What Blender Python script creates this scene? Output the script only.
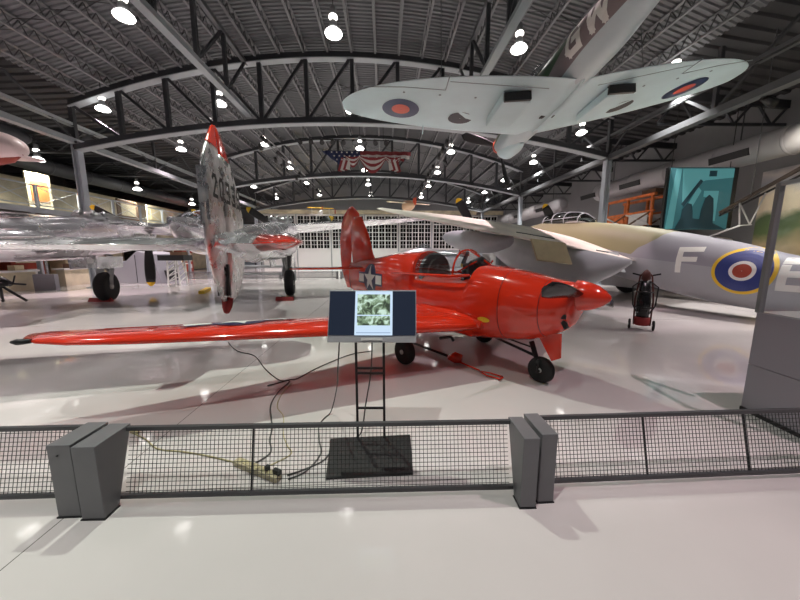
import bpy, math, random
from math import sin, cos, pi, radians, sqrt
from mathutils import Vector, Matrix, Euler

for o in list(bpy.data.objects): bpy.data.objects.remove(o)
SC = bpy.context.scene
COL = SC.collection
random.seed(7)

# ------------------------------------------------------------------ camera, world, exposure
cam_d = bpy.data.cameras.new('camera'); cam = bpy.data.objects.new('camera', cam_d); COL.objects.link(cam)
cam.location = (0, 0, 1.6); cam.rotation_euler = (radians(90 - 8.4), 0, 0)
cam_d.sensor_width = 36; cam_d.lens = 312 / 800 * 36; cam_d.clip_end = 200; cam_d.clip_start = .05
SC.camera = cam
world = bpy.data.worlds.new('world'); SC.world = world; world.use_nodes = True
world.node_tree.nodes['Background'].inputs[0].default_value = (.80, .82, .90, 1)
world.node_tree.nodes['Background'].inputs[1].default_value = .06
SC.view_settings.view_transform = 'Standard'; SC.view_settings.look = 'None'
SC.view_settings.exposure = 0.12; SC.view_settings.gamma = 1; SC.view_settings.use_curve_mapping = False
LAMP_W = 215
LAMP_Z = 8.6
BYAW = radians(2.9)                       # the hall is turned slightly against the camera

# ------------------------------------------------------------------ materials
MATS = {}
def mat(name, col, rough=.5, metal=0., noise=0., nscale=4., coat=0., bump=0., emit=None, es=0., alpha=1., trans=0., spec=.5, rvar=0.):
    if name in MATS: return MATS[name]
    m = bpy.data.materials.new(name); m.use_nodes = True; nt = m.node_tree; b = nt.nodes['Principled BSDF']
    b.inputs['Base Color'].default_value = (*col, 1); b.inputs['Roughness'].default_value = rough
    b.inputs['Metallic'].default_value = metal; b.inputs['Coat Weight'].default_value = coat
    b.inputs['Specular IOR Level'].default_value = spec
    b.inputs['Transmission Weight'].default_value = trans; b.inputs['Alpha'].default_value = alpha
    if emit: b.inputs['Emission Color'].default_value = (*emit, 1); b.inputs['Emission Strength'].default_value = es
    if noise or bump or rvar:
        tc = nt.nodes.new('ShaderNodeTexCoord'); n = nt.nodes.new('ShaderNodeTexNoise')
        n.inputs['Scale'].default_value = nscale; n.inputs['Detail'].default_value = 5
        nt.links.new(tc.outputs['Object'], n.inputs['Vector'])
        if noise:
            r = nt.nodes.new('ShaderNodeMapRange'); r.inputs[1].default_value = .3; r.inputs[2].default_value = .7
            r.inputs[3].default_value = 1 - noise; r.inputs[4].default_value = 1 + noise
            mx = nt.nodes.new('ShaderNodeMix'); mx.data_type = 'RGBA'; mx.blend_type = 'MULTIPLY'; mx.inputs[0].default_value = 1
            mx.inputs[6].default_value = (*col, 1)
            nt.links.new(n.outputs[0], r.inputs[0]); nt.links.new(r.outputs[0], mx.inputs[7]); nt.links.new(mx.outputs[2], b.inputs['Base Color'])
        if rvar:
            r2 = nt.nodes.new('ShaderNodeMapRange'); r2.inputs[1].default_value = .35; r2.inputs[2].default_value = .65
            r2.inputs[3].default_value = max(.02, rough - rvar); r2.inputs[4].default_value = rough + rvar
            nt.links.new(n.outputs[0], r2.inputs[0]); nt.links.new(r2.outputs[0], b.inputs['Roughness'])
        if bump:
            bp = nt.nodes.new('ShaderNodeBump'); bp.inputs['Strength'].default_value = bump; bp.inputs['Distance'].default_value = .05
            nt.links.new(n.outputs[0], bp.inputs['Height']); nt.links.new(bp.outputs[0], b.inputs['Normal'])
    MATS[name] = m; return m

M = dict(
 deck=mat('roof_deck_grey', (.14, .145, .15), .6, .2),
 steel=mat('dark_steel', (.050, .053, .058), .5, .3),
 steelm=mat('mid_grey_steel', (.10, .105, .11), .5, .2),
 joist=mat('joist_grey', (.17, .175, .18), .5, .1),
 joistdark=mat('joist_web', (.05, .052, .055), .6),
 colgrey=mat('column_pale_grey', (.42, .46, .50), .45),
 beam=mat('beam_pale_grey', (.30, .33, .34), .5),
 wall=mat('wall_grey', (.26, .26, .265), .8, noise=.08, nscale=.6),
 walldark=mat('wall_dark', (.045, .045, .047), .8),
 walllow=mat('wall_low', (.33, .36, .38), .7),
 cream=mat('cream', (.62, .56, .40), .7, noise=.25, nscale=1.3),
 white=mat('white_paint', (.72, .72, .70), .4),
 glassdark=mat('dark_pane', (.012, .013, .013), .12),
 red=mat('gloss_red', (.68, .032, .011), .12, coat=.6, noise=.05, nscale=2),
 reddark=mat('red_fabric', (.30, .03, .03), .8),
 black=mat('black', (.012, .012, .013), .45),
 blackgloss=mat('black_gloss', (.012, .012, .013), .15),
 rubber=mat('rubber', (.016, .016, .016), .75),
 hub=mat('wheel_hub', (.45, .45, .43), .35, .7),
 yellow=mat('yellow', (.80, .50, .02), .4),
 blue=mat('insignia_blue', (.012, .020, .085), .3),
 blue2=mat('roundel_blue', (.028, .045, .20), .45),
 iwhite=mat('insignia_white', (.80, .79, .76), .35),
 rred=mat('roundel_red', (.36, .055, .03), .5),
 rorange=mat('roundel_orange_red', (.68, .10, .05), .4),
 ryellow=mat('roundel_yellow', (.85, .55, .03), .4),
 silver=mat('polished_aluminium', (.86, .84, .88), .22, .92, noise=.06, nscale=3, rvar=.08, bump=.02),
 finmetal=mat('brushed_aluminium', (.72, .70, .71), .32, .9, noise=.30, nscale=6, rvar=.14),
 silverd=mat('dull_aluminium', (.50, .50, .50), .3, .9, noise=.15, nscale=5),
 sky=mat('duck_egg_blue', (.56, .73, .75), .42, noise=.05, nscale=1.5),
 skyd=mat('duck_egg_dark', (.22, .28, .29), .5),  # darker duck egg tone for seams, gaps and caps
 grey=mat('aircraft_grey', (.36, .37, .40), .55, noise=.07, nscale=2),
 ltgrey=mat('light_aircraft_grey', (.42, .44, .46), .55, noise=.05, nscale=2),
 tan=mat('tan', (.68, .58, .36), .6, noise=.05, nscale=6),
 dgreen=mat('dark_green', (.020, .070, .022), .35),
 brgrey=mat('brown_grey', (.22, .18, .18), .35),
 pinkish=mat('faded_red_brown', (.46, .32, .28), .5),
 code=mat('code_letter', (.86, .86, .80), .5),
 bar=mat('barrier_grey', (.155, .153, .162), .42, noise=.04, nscale=8),
 mesh=mat('mesh_black', (.020, .021, .023), .4, .3),
 kiosk=mat('kiosk_grey', (.31, .295, .33), .4),
 beige=mat('beige_plastic', (.44, .385, .25), .4),
 cordg=mat('cord_grey', (.10, .10, .095), .5),
 cordy=mat('cord_yellow', (.44, .39, .22), .5),
 duct=mat('duct_grey', (.36, .35, .36), .5, .1),
 orange=mat('orange_paint', (.75, .20, .05), .5, noise=.3, nscale=3),
 purple=mat('crate_lilac_grey', (.34, .34, .38), .6),
 lamp=mat('lamp_glow', (1, 1, 1), .4, emit=(1, .97, .93), es=7),
 lampcollar=mat('lamp_collar_glow', (1, 1, 1), .4, emit=(1, .95, .88), es=4),
 leather=mat('seat_dark', (.03, .02, .02), .6),
 brown=mat('brown_wood', (.16, .09, .05), .6, noise=.2),
 pink=mat('pale_pink_paint', (.80, .62, .60), .35),
)
def glassmat(name, col, alpha, rough=.05):
    if name in MATS: return MATS[name]
    m = bpy.data.materials.new(name); m.use_nodes = True; nt = m.node_tree; nt.nodes.clear()
    out = nt.nodes.new('ShaderNodeOutputMaterial'); t = nt.nodes.new('ShaderNodeBsdfTransparent'); g = nt.nodes.new('ShaderNodeBsdfGlossy')
    mx = nt.nodes.new('ShaderNodeMixShader'); mx.inputs[0].default_value = alpha
    t.inputs[0].default_value = (*col, 1); g.inputs['Roughness'].default_value = rough
    nt.links.new(t.outputs[0], mx.inputs[1]); nt.links.new(g.outputs[0], mx.inputs[2]); nt.links.new(mx.outputs[0], out.inputs[0])
    MATS[name] = m; return m
M['glass'] = glassmat('canopy_glass', (.80, .84, .86), .16)
M['dglass'] = glassmat('tinted_canopy_glass', (.16, .17, .15), .35)
M['pglass'] = glassmat('clear_panel', (.93, .95, .96), .06)

# camouflage topside: green-brown with lilac grey patches, belly light grey, split by height in body space
def camo_mat():
    m = bpy.data.materials.new('camouflage'); m.use_nodes = True; nt = m.node_tree; b = nt.nodes['Principled BSDF']; b.inputs['Roughness'].default_value = .55
    tc = nt.nodes.new('ShaderNodeTexCoord'); sp = nt.nodes.new('ShaderNodeSeparateXYZ'); nt.links.new(tc.outputs['Object'], sp.inputs[0])
    n = nt.nodes.new('ShaderNodeTexNoise'); n.inputs['Scale'].default_value = .8; nt.links.new(tc.outputs['Object'], n.inputs['Vector'])
    def math_(op, a, b_):
        k = nt.nodes.new('ShaderNodeMath'); k.operation = op
        for i, v in enumerate((a, b_)):
            if isinstance(v, (int, float)): k.inputs[i].default_value = v
            else: nt.links.new(v, k.inputs[i])
        return k.outputs[0]
    # olive where y + wobble > -2.9 + slope with height
    w = math_('MULTIPLY', math_('SUBTRACT', n.outputs[0], .5), 1.2)
    zz = math_('MULTIPLY', sp.outputs[2], 1.25)
    e = math_('ADD', math_('ADD', sp.outputs[1], zz), w)          # y + 1.25 z
    f = math_('GREATER_THAN', e, -.25)
    ztop = math_('GREATER_THAN', math_('ADD', sp.outputs[2], math_('MULTIPLY', sp.outputs[1], -.22)), 2.08)
    f2 = math_('MULTIPLY', f, ztop)
    mx = nt.nodes.new('ShaderNodeMix'); mx.data_type = 'RGBA'; nt.links.new(f2, mx.inputs[0])
    bel = math_('GREATER_THAN', math_('SUBTRACT', sp.outputs[2], math_('MULTIPLY', sp.outputs[1], .12)), 1.78)
    mb_ = nt.nodes.new('ShaderNodeMix'); mb_.data_type = 'RGBA'; nt.links.new(bel, mb_.inputs[0]); mb_.inputs[6].default_value = (.40, .41, .43, 1); mb_.inputs[7].default_value = (.31, .31, .345, 1)
    nt.links.new(mb_.outputs[2], mx.inputs[6]); mx.inputs[7].default_value = (.26, .24, .125, 1)
    nt.links.new(mx.outputs[2], b.inputs['Base Color']); return m
M['camo'] = camo_mat()

def floor_mat():
    m = bpy.data.materials.new('polished_concrete'); m.use_nodes = True; nt = m.node_tree; b = nt.nodes['Principled BSDF']
    tc = nt.nodes.new('ShaderNodeTexCoord')
    n = nt.nodes.new('ShaderNodeTexNoise'); n.inputs['Scale'].default_value = .5; n.inputs['Detail'].default_value = 6
    nt.links.new(tc.outputs['Object'], n.inputs['Vector'])
    cr = nt.nodes.new('ShaderNodeValToRGB'); cr.color_ramp.elements[0].position = .3; cr.color_ramp.elements[1].position = .7
    cr.color_ramp.elements[0].color = (.58, .55, .54, 1); cr.color_ramp.elements[1].color = (.68, .635, .625, 1)
    nt.links.new(n.outputs[0], cr.inputs[0])
    bk = nt.nodes.new('ShaderNodeTexBrick'); bk.offset = 0; bk.inputs['Scale'].default_value = 1
    bk.inputs['Brick Width'].default_value = 12.2; bk.inputs['Row Height'].default_value = 5.2; bk.inputs['Mortar Size'].default_value = .0035
    bk.inputs['Mortar Smooth'].default_value = 0
    mp = nt.nodes.new('ShaderNodeMapping'); mp.inputs['Location'].default_value = (1.97, 3.2, 0); nt.links.new(tc.outputs['Object'], mp.inputs['Vector'])
    nt.links.new(mp.outputs[0], bk.inputs['Vector'])
    mx = nt.nodes.new('ShaderNodeMix'); mx.data_type = 'RGBA'; nt.links.new(bk.outputs['Fac'], mx.inputs[0])
    nt.links.new(cr.outputs[0], mx.inputs[6]); mx.inputs[7].default_value = (.16, .15, .14, 1)
    nt.links.new(mx.outputs[2], b.inputs['Base Color'])
    b.inputs['Roughness'].default_value = .13; b.inputs['Specular IOR Level'].default_value = .6
    n2 = nt.nodes.new('ShaderNodeTexNoise'); n2.inputs['Scale'].default_value = 14; nt.links.new(tc.outputs['Object'], n2.inputs['Vector'])
    r2 = nt.nodes.new('ShaderNodeMapRange'); r2.inputs[3].default_value = .035; r2.inputs[4].default_value = .085
    nt.links.new(n2.outputs[0], r2.inputs[0]); nt.links.new(r2.outputs[0], b.inputs['Roughness'])
    bp = nt.nodes.new('ShaderNodeBump'); bp.inputs['Strength'].default_value = .04; bp.inputs['Distance'].default_value = .01
    n3 = nt.nodes.new('ShaderNodeTexNoise'); n3.inputs['Scale'].default_value = 3; nt.links.new(tc.outputs['Object'], n3.inputs['Vector'])
    nt.links.new(n3.outputs[0], bp.inputs['Height']); nt.links.new(bp.outputs[0], b.inputs['Normal'])
    return m
M['floor'] = floor_mat()

# ------------------------------------------------------------------ mesh helpers
class MB:
    def __init__(s): s.v = []; s.f = []; s.sm = []
    def add(s, vs, fs, smooth=False):
        k = len(s.v); s.v += [tuple(p) for p in vs]; s.f += [tuple(i + k for i in f) for f in fs]; s.sm += [smooth] * len(fs); return s
    def box(s, c, d, rot=None, taper=None):
        hx, hy, hz = d[0] / 2, d[1] / 2, d[2] / 2
        vs = [Vector((x * hx, y * hy, z * hz)) for z in (-1, 1) for y in (-1, 1) for x in (-1, 1)]
        if taper:
            for i in range(4, 8): vs[i].x *= taper[0]; vs[i].y *= taper[1]
        if rot: R_ = Euler(rot).to_matrix(); vs = [R_ @ v for v in vs]
        c = Vector(c); return s.add([v + c for v in vs], [(0, 2, 3, 1), (4, 5, 7, 6), (0, 1, 5, 4), (2, 6, 7, 3), (0, 4, 6, 2), (1, 3, 7, 5)])
    def bar(s, a, b, w, h=None, up=(0, 0, 1)):
        a, b = Vector(a), Vector(b); h = h or w; d = (b - a).normalized(); up = Vector(up)
        if abs(d.dot(up)) > .98: up = Vector((0, 1, 0))
        x = d.cross(up).normalized() * (w / 2); z = x.cross(d).normalized() * (h / 2)
        vs = [p + i * x + j * z for p in (a, b) for (i, j) in ((-1, -1), (1, -1), (1, 1), (-1, 1))]
        return s.add(vs, [(0, 1, 2, 3), (7, 6, 5, 4), (0, 4, 5, 1), (1, 5, 6, 2), (2, 6, 7, 3), (3, 7, 4, 0)])
    def tube(s, pts, r, n=8, cap=True):
        pts = [Vector(p) for p in pts]; rs = r if isinstance(r, (list, tuple)) else [r] * len(pts)
        rings = []; prev = None
        for i, p in enumerate(pts):
            d = (pts[min(i + 1, len(pts) - 1)] - pts[max(i - 1, 0)]).normalized()
            if prev is None:
                u = Vector((0, 0, 1)) if abs(d.z) < .9 else Vector((1, 0, 0)); x = d.cross(u).normalized()
            else: x = (prev - d * prev.dot(d)).normalized()
            prev = x; y = d.cross(x)
            rings.append([p + rs[i] * (cos(2 * pi * k / n) * x + sin(2 * pi * k / n) * y) for k in range(n)])
        return s.rings(rings, cap)
    def rings(s, rings, cap=True, smooth=True, closed=True):
        n = len(rings[0]); vs = [p for r in rings for p in r]; fs = []
        for i in range(len(rings) - 1):
            for k in range(n if closed else n - 1):
                a = i * n + k; b = i * n + (k + 1) % n; fs.append((a, b, b + n, a + n))
        s.add(vs, fs, smooth)
        if cap and closed:
            k = len(s.v) - len(vs); s.f += [tuple(k + i for i in range(n))[::-1], tuple(k + (len(rings) - 1) * n + i for i in range(n))]; s.sm += [False, False]
        return s
    def lathe(s, prof, c=(0, 0, 0), axis='z', n=24, cap=True):
        rings = []
        for r, h in prof:
            ring = []
            for k in range(n):
                a = 2 * pi * k / n; p = (r * cos(a), r * sin(a), h)
                if axis == 'y': p = (p[0], p[2], p[1])
                if axis == 'x': p = (p[2], p[0], p[1])
                ring.append(Vector(p) + Vector(c))
            rings.append(ring)
        return s.rings(rings, cap)
    def poly(s, pts, d):           # flat polygon extruded by vector d
        n = len(pts); pts = [Vector(p) for p in pts]; d = Vector(d)
        s.add(pts + [p + d for p in pts], [tuple(range(n))[::-1], tuple(range(n, 2 * n))] + [(i, (i + 1) % n, (i + 1) % n + n, i + n) for i in range(n)])
        return s
    def build(s, name, m, parent=None, loc=None, rot=None, bevel=0, fixn=True):
        me = bpy.data.meshes.new(name); me.from_pydata(s.v, [], s.f); me.materials.append(m if not isinstance(m, str) else M[m])
        me.polygons.foreach_set('use_smooth', s.sm)
        if fixn:
            import bmesh
            bm = bmesh.new(); bm.from_mesh(me); bmesh.ops.recalc_face_normals(bm, faces=bm.faces); bm.to_mesh(me); bm.free()
        me.update(); o = bpy.data.objects.new(name, me); COL.objects.link(o)
        if parent: o.parent = parent
        if loc: o.location = loc
        if rot: o.rotation_euler = rot
        if bevel:
            b = o.modifiers.new('bevel', 'BEVEL'); b.width = bevel; b.segments = 2; b.limit_method = 'ANGLE'
        return o
def struct(name, mb, m, bld=True, **k):
    o = mb.build(name, m, **k); o['kind'] = 'structure'
    if bld: o.rotation_euler = (0, 0, BYAW)
    return o
def tag(o, label, cat, group=None):
    o['label'] = label; o['category'] = cat
    if group: o['group'] = group
    return o
def thing(name, label, cat, loc=(0, 0, 0), rot=(0, 0, 0), group=None, scale=1.):
    o = bpy.data.objects.new(name, None); COL.objects.link(o); o.location = loc; o.rotation_euler = rot; o.scale = (scale,) * 3
    o.empty_display_size = .2
    return tag(o, label, cat, group)
def bpt(x, y, z=0): return Vector((x * cos(BYAW) - y * sin(BYAW), x * sin(BYAW) + y * cos(BYAW), z))
def copy_tree(o, parent=None):
    c = o.copy(); COL.objects.link(c)
    if parent: c.parent = parent
    for ch in [h for h in bpy.data.objects if h.parent == o]: copy_tree(ch, c)
    return c

def pchip(xs, ys):
    n = len(xs); h = [xs[i + 1] - xs[i] for i in range(n - 1)]; d = [(ys[i + 1] - ys[i]) / h[i] for i in range(n - 1)]
    m = [d[0]] + [0 if d[i - 1] * d[i] <= 0 else 2 * d[i - 1] * d[i] / (d[i - 1] + d[i]) for i in range(1, n - 1)] + [d[-1]]
    def f(x):
        x = min(max(x, xs[0]), xs[-1]); i = 0
        while i < n - 2 and x > xs[i + 1]: i += 1
        t = (x - xs[i]) / h[i]
        return (2*t**3-3*t*t+1)*ys[i] + (t**3-2*t*t+t)*h[i]*m[i] + (-2*t**3+3*t*t)*ys[i+1] + (t**3-t*t)*h[i]*m[i+1]
    return f
class Body:
    """a fuselage: sections (y, half width, z top, z bottom, exponent[, centre x])"""
    def __init__(s, secs):
        secs = sorted(secs); s.ys = [q[0] for q in secs]; s.w, s.t, s.b, s.e = [pchip(s.ys, [q[i] for q in secs]) for i in (1, 2, 3, 4)]
        s.cx = pchip(s.ys, [q[5] if len(q) > 5 else 0 for q in secs])
    def mesh(s, mb, y0=None, y1=None, n=32, m=60, grow=0):
        y0 = s.ys[0] if y0 is None else y0; y1 = s.ys[-1] if y1 is None else y1
        yy = sorted(set([y0 + (y1 - y0) * i / m for i in range(m + 1)] + [y for y in s.ys if y0 < y < y1])); rings = []
        for y in yy:
            w, t, b, e = s.w(y) + grow, s.t(y) + grow, s.b(y) - grow, s.e(y); zc = (t + b) / 2; hh = (t - b) / 2; cx = s.cx(y)
            r = []
            for k in range(n):
                a = 2 * pi * k / n; c, q = cos(a), sin(a)
                r.append((cx + w * math.copysign(abs(c) ** (2 / e), c), y, zc + hh * math.copysign(abs(q) ** (2 / e), q)))
            rings.append(r)
        return mb.rings(rings)
    def side(s, y, z, sg, eps=.006):
        w, t, b, e = s.w(y), s.t(y), s.b(y), s.e(y); zc = (t + b) / 2; hh = (t - b) / 2
        return (s.cx(y) + sg * (w * max(0, 1 - min(1, abs((z - zc) / hh)) ** e) ** (1 / e) + eps), y, z)
    def zarc(s, y, x, sg, eps=.006):
        w, t, b, e = s.w(y), s.t(y), s.b(y), s.e(y); zc = (t + b) / 2; hh = (t - b) / 2
        return (x, y, zc + sg * (hh * max(0, 1 - min(1, abs((x - s.cx(y)) / w)) ** e) ** (1 / e) + eps))
def wing_mesh(mb, st, n=12, inc=0):
    """st: (x, yLE, yTE, z, thickness) from root to tip"""
    rings = []
    for (x, le, te, z, th) in st:
        c = le - te; r = []
        for k in range(2 * n):
            a = 2 * pi * k / (2 * n); u = (1 - cos(a)) / 2          # 0 at LE, 1 at TE
            prof = (1.48 * sqrt(max(u, 0)) - .63 * u - 1.76 * u * u + 1.42 * u ** 3 - .51 * u ** 4)
            up = prof * th * (1 if a <= pi else -.72)
            r.append((x, le - u * c, z + up + inc * (le - u * c)))
        rings.append(r)
    return mb.rings(rings)
def wing_top(st, x, y, sg=1, eps=.008, inc=0):
    ax = abs(x); st = sorted(st, key=lambda q: abs(q[0])); i = 0
    while i < len(st) - 2 and ax > abs(st[i + 1][0]): i += 1
    a, b = st[i], st[i + 1]; t = (ax - abs(a[0])) / (abs(b[0]) - abs(a[0])); le, te, z, th = [a[k] + (b[k] - a[k]) * t for k in (1, 2, 3, 4)]
    u = min(1, max(0, (le - y) / (le - te))); prof = (1.48 * sqrt(u) - .63 * u - 1.76 * u * u + 1.42 * u ** 3 - .51 * u ** 4)
    return (x, y, z + prof * th * (1 if sg > 0 else -.72) + sg * eps + inc * y)
# decals: 2D shapes (u, v) subdivided and laid on a surface
def ring_decal(mb, c, r0, r1, fn, n=36, m=4, ax=1., ay=1.):
    for j in range(m):
        a0 = r0 + (r1 - r0) * j / m; a1 = r0 + (r1 - r0) * (j + 1) / m; vs = []
        for k in range(n):
            a = 2 * pi * k / n
            for r in (a0, a1): vs.append(fn(c[0] + r * cos(a) * ax, c[1] + r * sin(a) * ay))
        mb.add(vs, [(2 * k, 2 * k + 1, (2 * k + 3) % (2 * n), (2 * k + 2) % (2 * n)) for k in range(n)], True)
def quad_decal(mb, q, fn, m=4):
    a, b, c, d = q
    vs = []
    for i in range(m + 1):
        for j in range(m + 1):
            s, t = i / m, j / m
            u = (a[0] * (1 - s) + b[0] * s) * (1 - t) + (d[0] * (1 - s) + c[0] * s) * t
            v = (a[1] * (1 - s) + b[1] * s) * (1 - t) + (d[1] * (1 - s) + c[1] * s) * t
            vs.append(fn(u, v))
    mb.add(vs, [(i * (m + 1) + j, (i + 1) * (m + 1) + j, (i + 1) * (m + 1) + j + 1, i * (m + 1) + j + 1) for i in range(m) for j in range(m)])
def star_decal(mb, c, r, fn, rot=0):
    P = [(c[0] + (r if k % 2 == 0 else r * .382) * sin(k * pi / 5 + rot), c[1] + (r if k % 2 == 0 else r * .382) * cos(k * pi / 5 + rot)) for k in range(10)]
    for k in range(0, 10, 2):
        quad_decal(mb, (c, P[(k + 1) % 10], P[k], P[k - 1]), fn, 4)
GL = {  # block letters as strokes on a unit box 0..1 x 0..1.4
 'F': [((0,0),(0,1.4)), ((0,1.4),(.9,1.4)), ((0,.75),(.7,.75))], 'E': [((0,0),(0,1.4)), ((0,1.4),(.9,1.4)), ((0,.72),(.75,.72)), ((0,0),(.9,0))],
 'G': [((.9,1.15),(.7,1.4)), ((.7,1.4),(.2,1.4)), ((.2,1.4),(0,1.15)), ((0,1.15),(0,.25)), ((0,.25),(.2,0)), ((.2,0),(.9,0)), ((.9,0),(.9,.65)), ((.9,.65),(.5,.65))],
 'W': [((0,1.4),(.22,0)), ((.22,0),(.5,.9)), ((.5,.9),(.78,0)), ((.78,0),(1,1.4))],
 '2': [((0,1.2),(.2,1.4)), ((.2,1.4),(.7,1.4)), ((.7,1.4),(.8,1.1)), ((.8,1.1),(0,0)), ((0,0),(.85,0))],
 '0': [((0,.2),(0,1.2)), ((0,1.2),(.2,1.4)), ((.2,1.4),(.6,1.4)), ((.6,1.4),(.8,1.2)), ((.8,1.2),(.8,.2)), ((.8,.2),(.6,0)), ((.6,0),(.2,0)), ((.2,0),(0,.2))],
 '3': [((0,1.4),(.8,1.4)), ((.8,1.4),(.8,0)), ((.8,0),(0,0)), ((.2,.72),(.8,.72))],
 '9': [((.8,.72),(0,.72)), ((0,.72),(0,1.4)), ((0,1.4),(.8,1.4)), ((.8,1.4),(.8,0)), ((.8,0),(.1,0))],
 '5': [((.8,1.4),(0,1.4)), ((0,1.4),(0,.75)), ((0,.75),(.8,.75)), ((.8,.75),(.8,0)), ((.8,0),(0,0))],
}
def letter(mb, ch, o, sx, sy, w, fn, slant=0):
    for (a, b) in GL[ch]:
        ax, ay, bx, by = a[0] * sx + slant * a[1], a[1] * sy, b[0] * sx + slant * b[1], b[1] * sy
        L = math.hypot(bx - ax, by - ay) or 1; dx, dy = (bx - ax) / L * w / 2, (by - ay) / L * w / 2
        ax -= dx; ay -= dy; bx += dx; by += dy
        q = [(o[0] + ax - dy, o[1] + ay + dx), (o[0] + bx - dy, o[1] + by + dx), (o[0] + bx + dy, o[1] + by - dx), (o[0] + ax + dy, o[1] + ay - dx)]
        quad_decal(mb, q, fn, 4)
def blade(name, hub, ang, L, w, axis, m, parent, tip=None, tipm=None, pitch=.5, r0=.12):
    """propeller blade in plane across axis 'y', pointing at ang (0=+x, 90=+z)"""
    a = radians(ang); d = Vector((cos(a), 0, sin(a))); t = Vector((-sin(a), 0, cos(a))); yv = Vector((0, 1, 0))
    def sec(mb, u0, u1, k=10):
        rings = []
        for i in range(k + 1):
            u = u0 + (u1 - u0) * i / k; r = r0 + u * (L - r0)
            ww = w * (.35 + .9 * sin(pi * min(1, .12 + u * .62)) ** 1.2) * (1 if u < .86 else sqrt(max(.02, 1 - ((u - .86) / .14) ** 2)))
            th = w * (.28 * (1 - u) + .05); p = pitch * (1.2 - .8 * u); cd = t * cos(p) + yv * sin(p); nd = d.cross(cd)
            rings.append([Vector(hub) + d * r + cd * (ww / 2 * cos(2 * pi * q / 10)) + nd * (th / 2 * sin(2 * pi * q / 10)) for q in range(10)])
        mb.rings(rings)
    mb = MB(); sec(mb, 0, 1 if not tip else 1 - tip); o = mb.build(name, m, parent)
    if tip: mb = MB(); sec(mb, 1 - tip, 1, 5); mb.build('blade_tip', tipm, o)
    return o
def wheel(name, c, r, w, parent, rot=(0, 0, 0)):
    """tyre around the x axis"""
    t = MB().lathe([(r * .55, -w * .42), (r * .8, -w * .5), (r * .95, -w * .38), (r, -w * .15), (r, w * .15), (r * .95, w * .38), (r * .8, w * .5), (r * .55, w * .42)], axis='x', n=28)
    o = t.build(name, 'rubber', parent, loc=c, rot=rot)
    for s in (-1, 1):
        MB().lathe([(r * .56, s * w * .40), (r * .5, s * w * .36), (r * .2, s * w * .30), (r * .18, s * w * .5), (r * .03, s * w * .52)], axis='x', n=20).build('wheel_hub', 'hub', o)
    return o

# ------------------------------------------------------------------ structure: floor, roof, walls
XC, HW = -1.4, 12.5
def ztop(x): return 10.5 - 2.3 * ((x - XC) / HW) ** 2
def zbot(x): return 7.75 - 1.40 * ((x - XC) / HW) ** 2
XL, XR = XC - HW, XC + HW            # column lines
TY = [5.75, 15.75, 25.7, 35.7]
mb = MB(); mb.box((-2, 18, -.1), (60, 60, .2)); struct('floor', mb, 'floor')
# corrugated arched deck
mb = MB(); n = 28; prof = []
y = -2.
while y < 44.4:
    prof += [(y, 0), (y + .07, 0), (y + .10, .05), (y + .17, .05)]; y += .20
rr = [[(XL + (XR - XL) * i / n, yy, ztop(XL + (XR - XL) * i / n) + .50 + dz) for i in range(n + 1)] for yy, dz in prof]
mb.rings(rr, cap=False, smooth=False, closed=False); struct('ceiling', mb, 'deck', fixn=False)
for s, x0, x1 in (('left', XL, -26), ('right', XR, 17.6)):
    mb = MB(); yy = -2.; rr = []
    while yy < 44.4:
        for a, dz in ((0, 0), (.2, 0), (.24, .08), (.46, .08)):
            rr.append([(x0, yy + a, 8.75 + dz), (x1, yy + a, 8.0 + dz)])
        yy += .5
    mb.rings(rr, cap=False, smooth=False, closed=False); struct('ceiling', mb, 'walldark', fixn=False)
# joists (continuous lines of open web joists), spacing about 1.07 m
k = 0; x = XC - 11.75
while x <= XC + 11.8:
    z0 = ztop(x) + .06; mb = MB()
    mb.box((x, 21, z0 + .02), (.085, 46, .05)); mb.box((x, 21, z0 + .42), (.12, 46, .04))
    struct('trim_%d' % (k + 1), mb, 'joist')
    mb = MB(); y = 0.; i = 0
    while y < 43.6:
        a, b = ((x, y, z0 + .04), (x, y + .24, z0 + .42)) if i % 2 == 0 else ((x, y, z0 + .42), (x, y + .24, z0 + .04))
        mb.bar(a, b, .024); y += .24; i += 1
    w = struct('trim_%d' % (k + 1), mb, 'joistdark')
    x += 1.068; k += 1
# cross bridging rows between joists
for yb in (8.6, 12.1, 19, 22.4, 29, 32.4, 39):
    mb = MB(); x = XC - 11.75
    while x + 1.07 <= XC + 11.8:
        z0, z1 = ztop(x), ztop(x + 1.068)
        mb.bar((x, yb, z0 + .1), (x + 1.068, yb, z1 + .42), .02); mb.bar((x, yb, z0 + .42), (x + 1.068, yb, z1 + .1), .02); x += 1.068
    k += 1; struct('trim_%d' % k, mb, 'joistdark')
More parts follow.
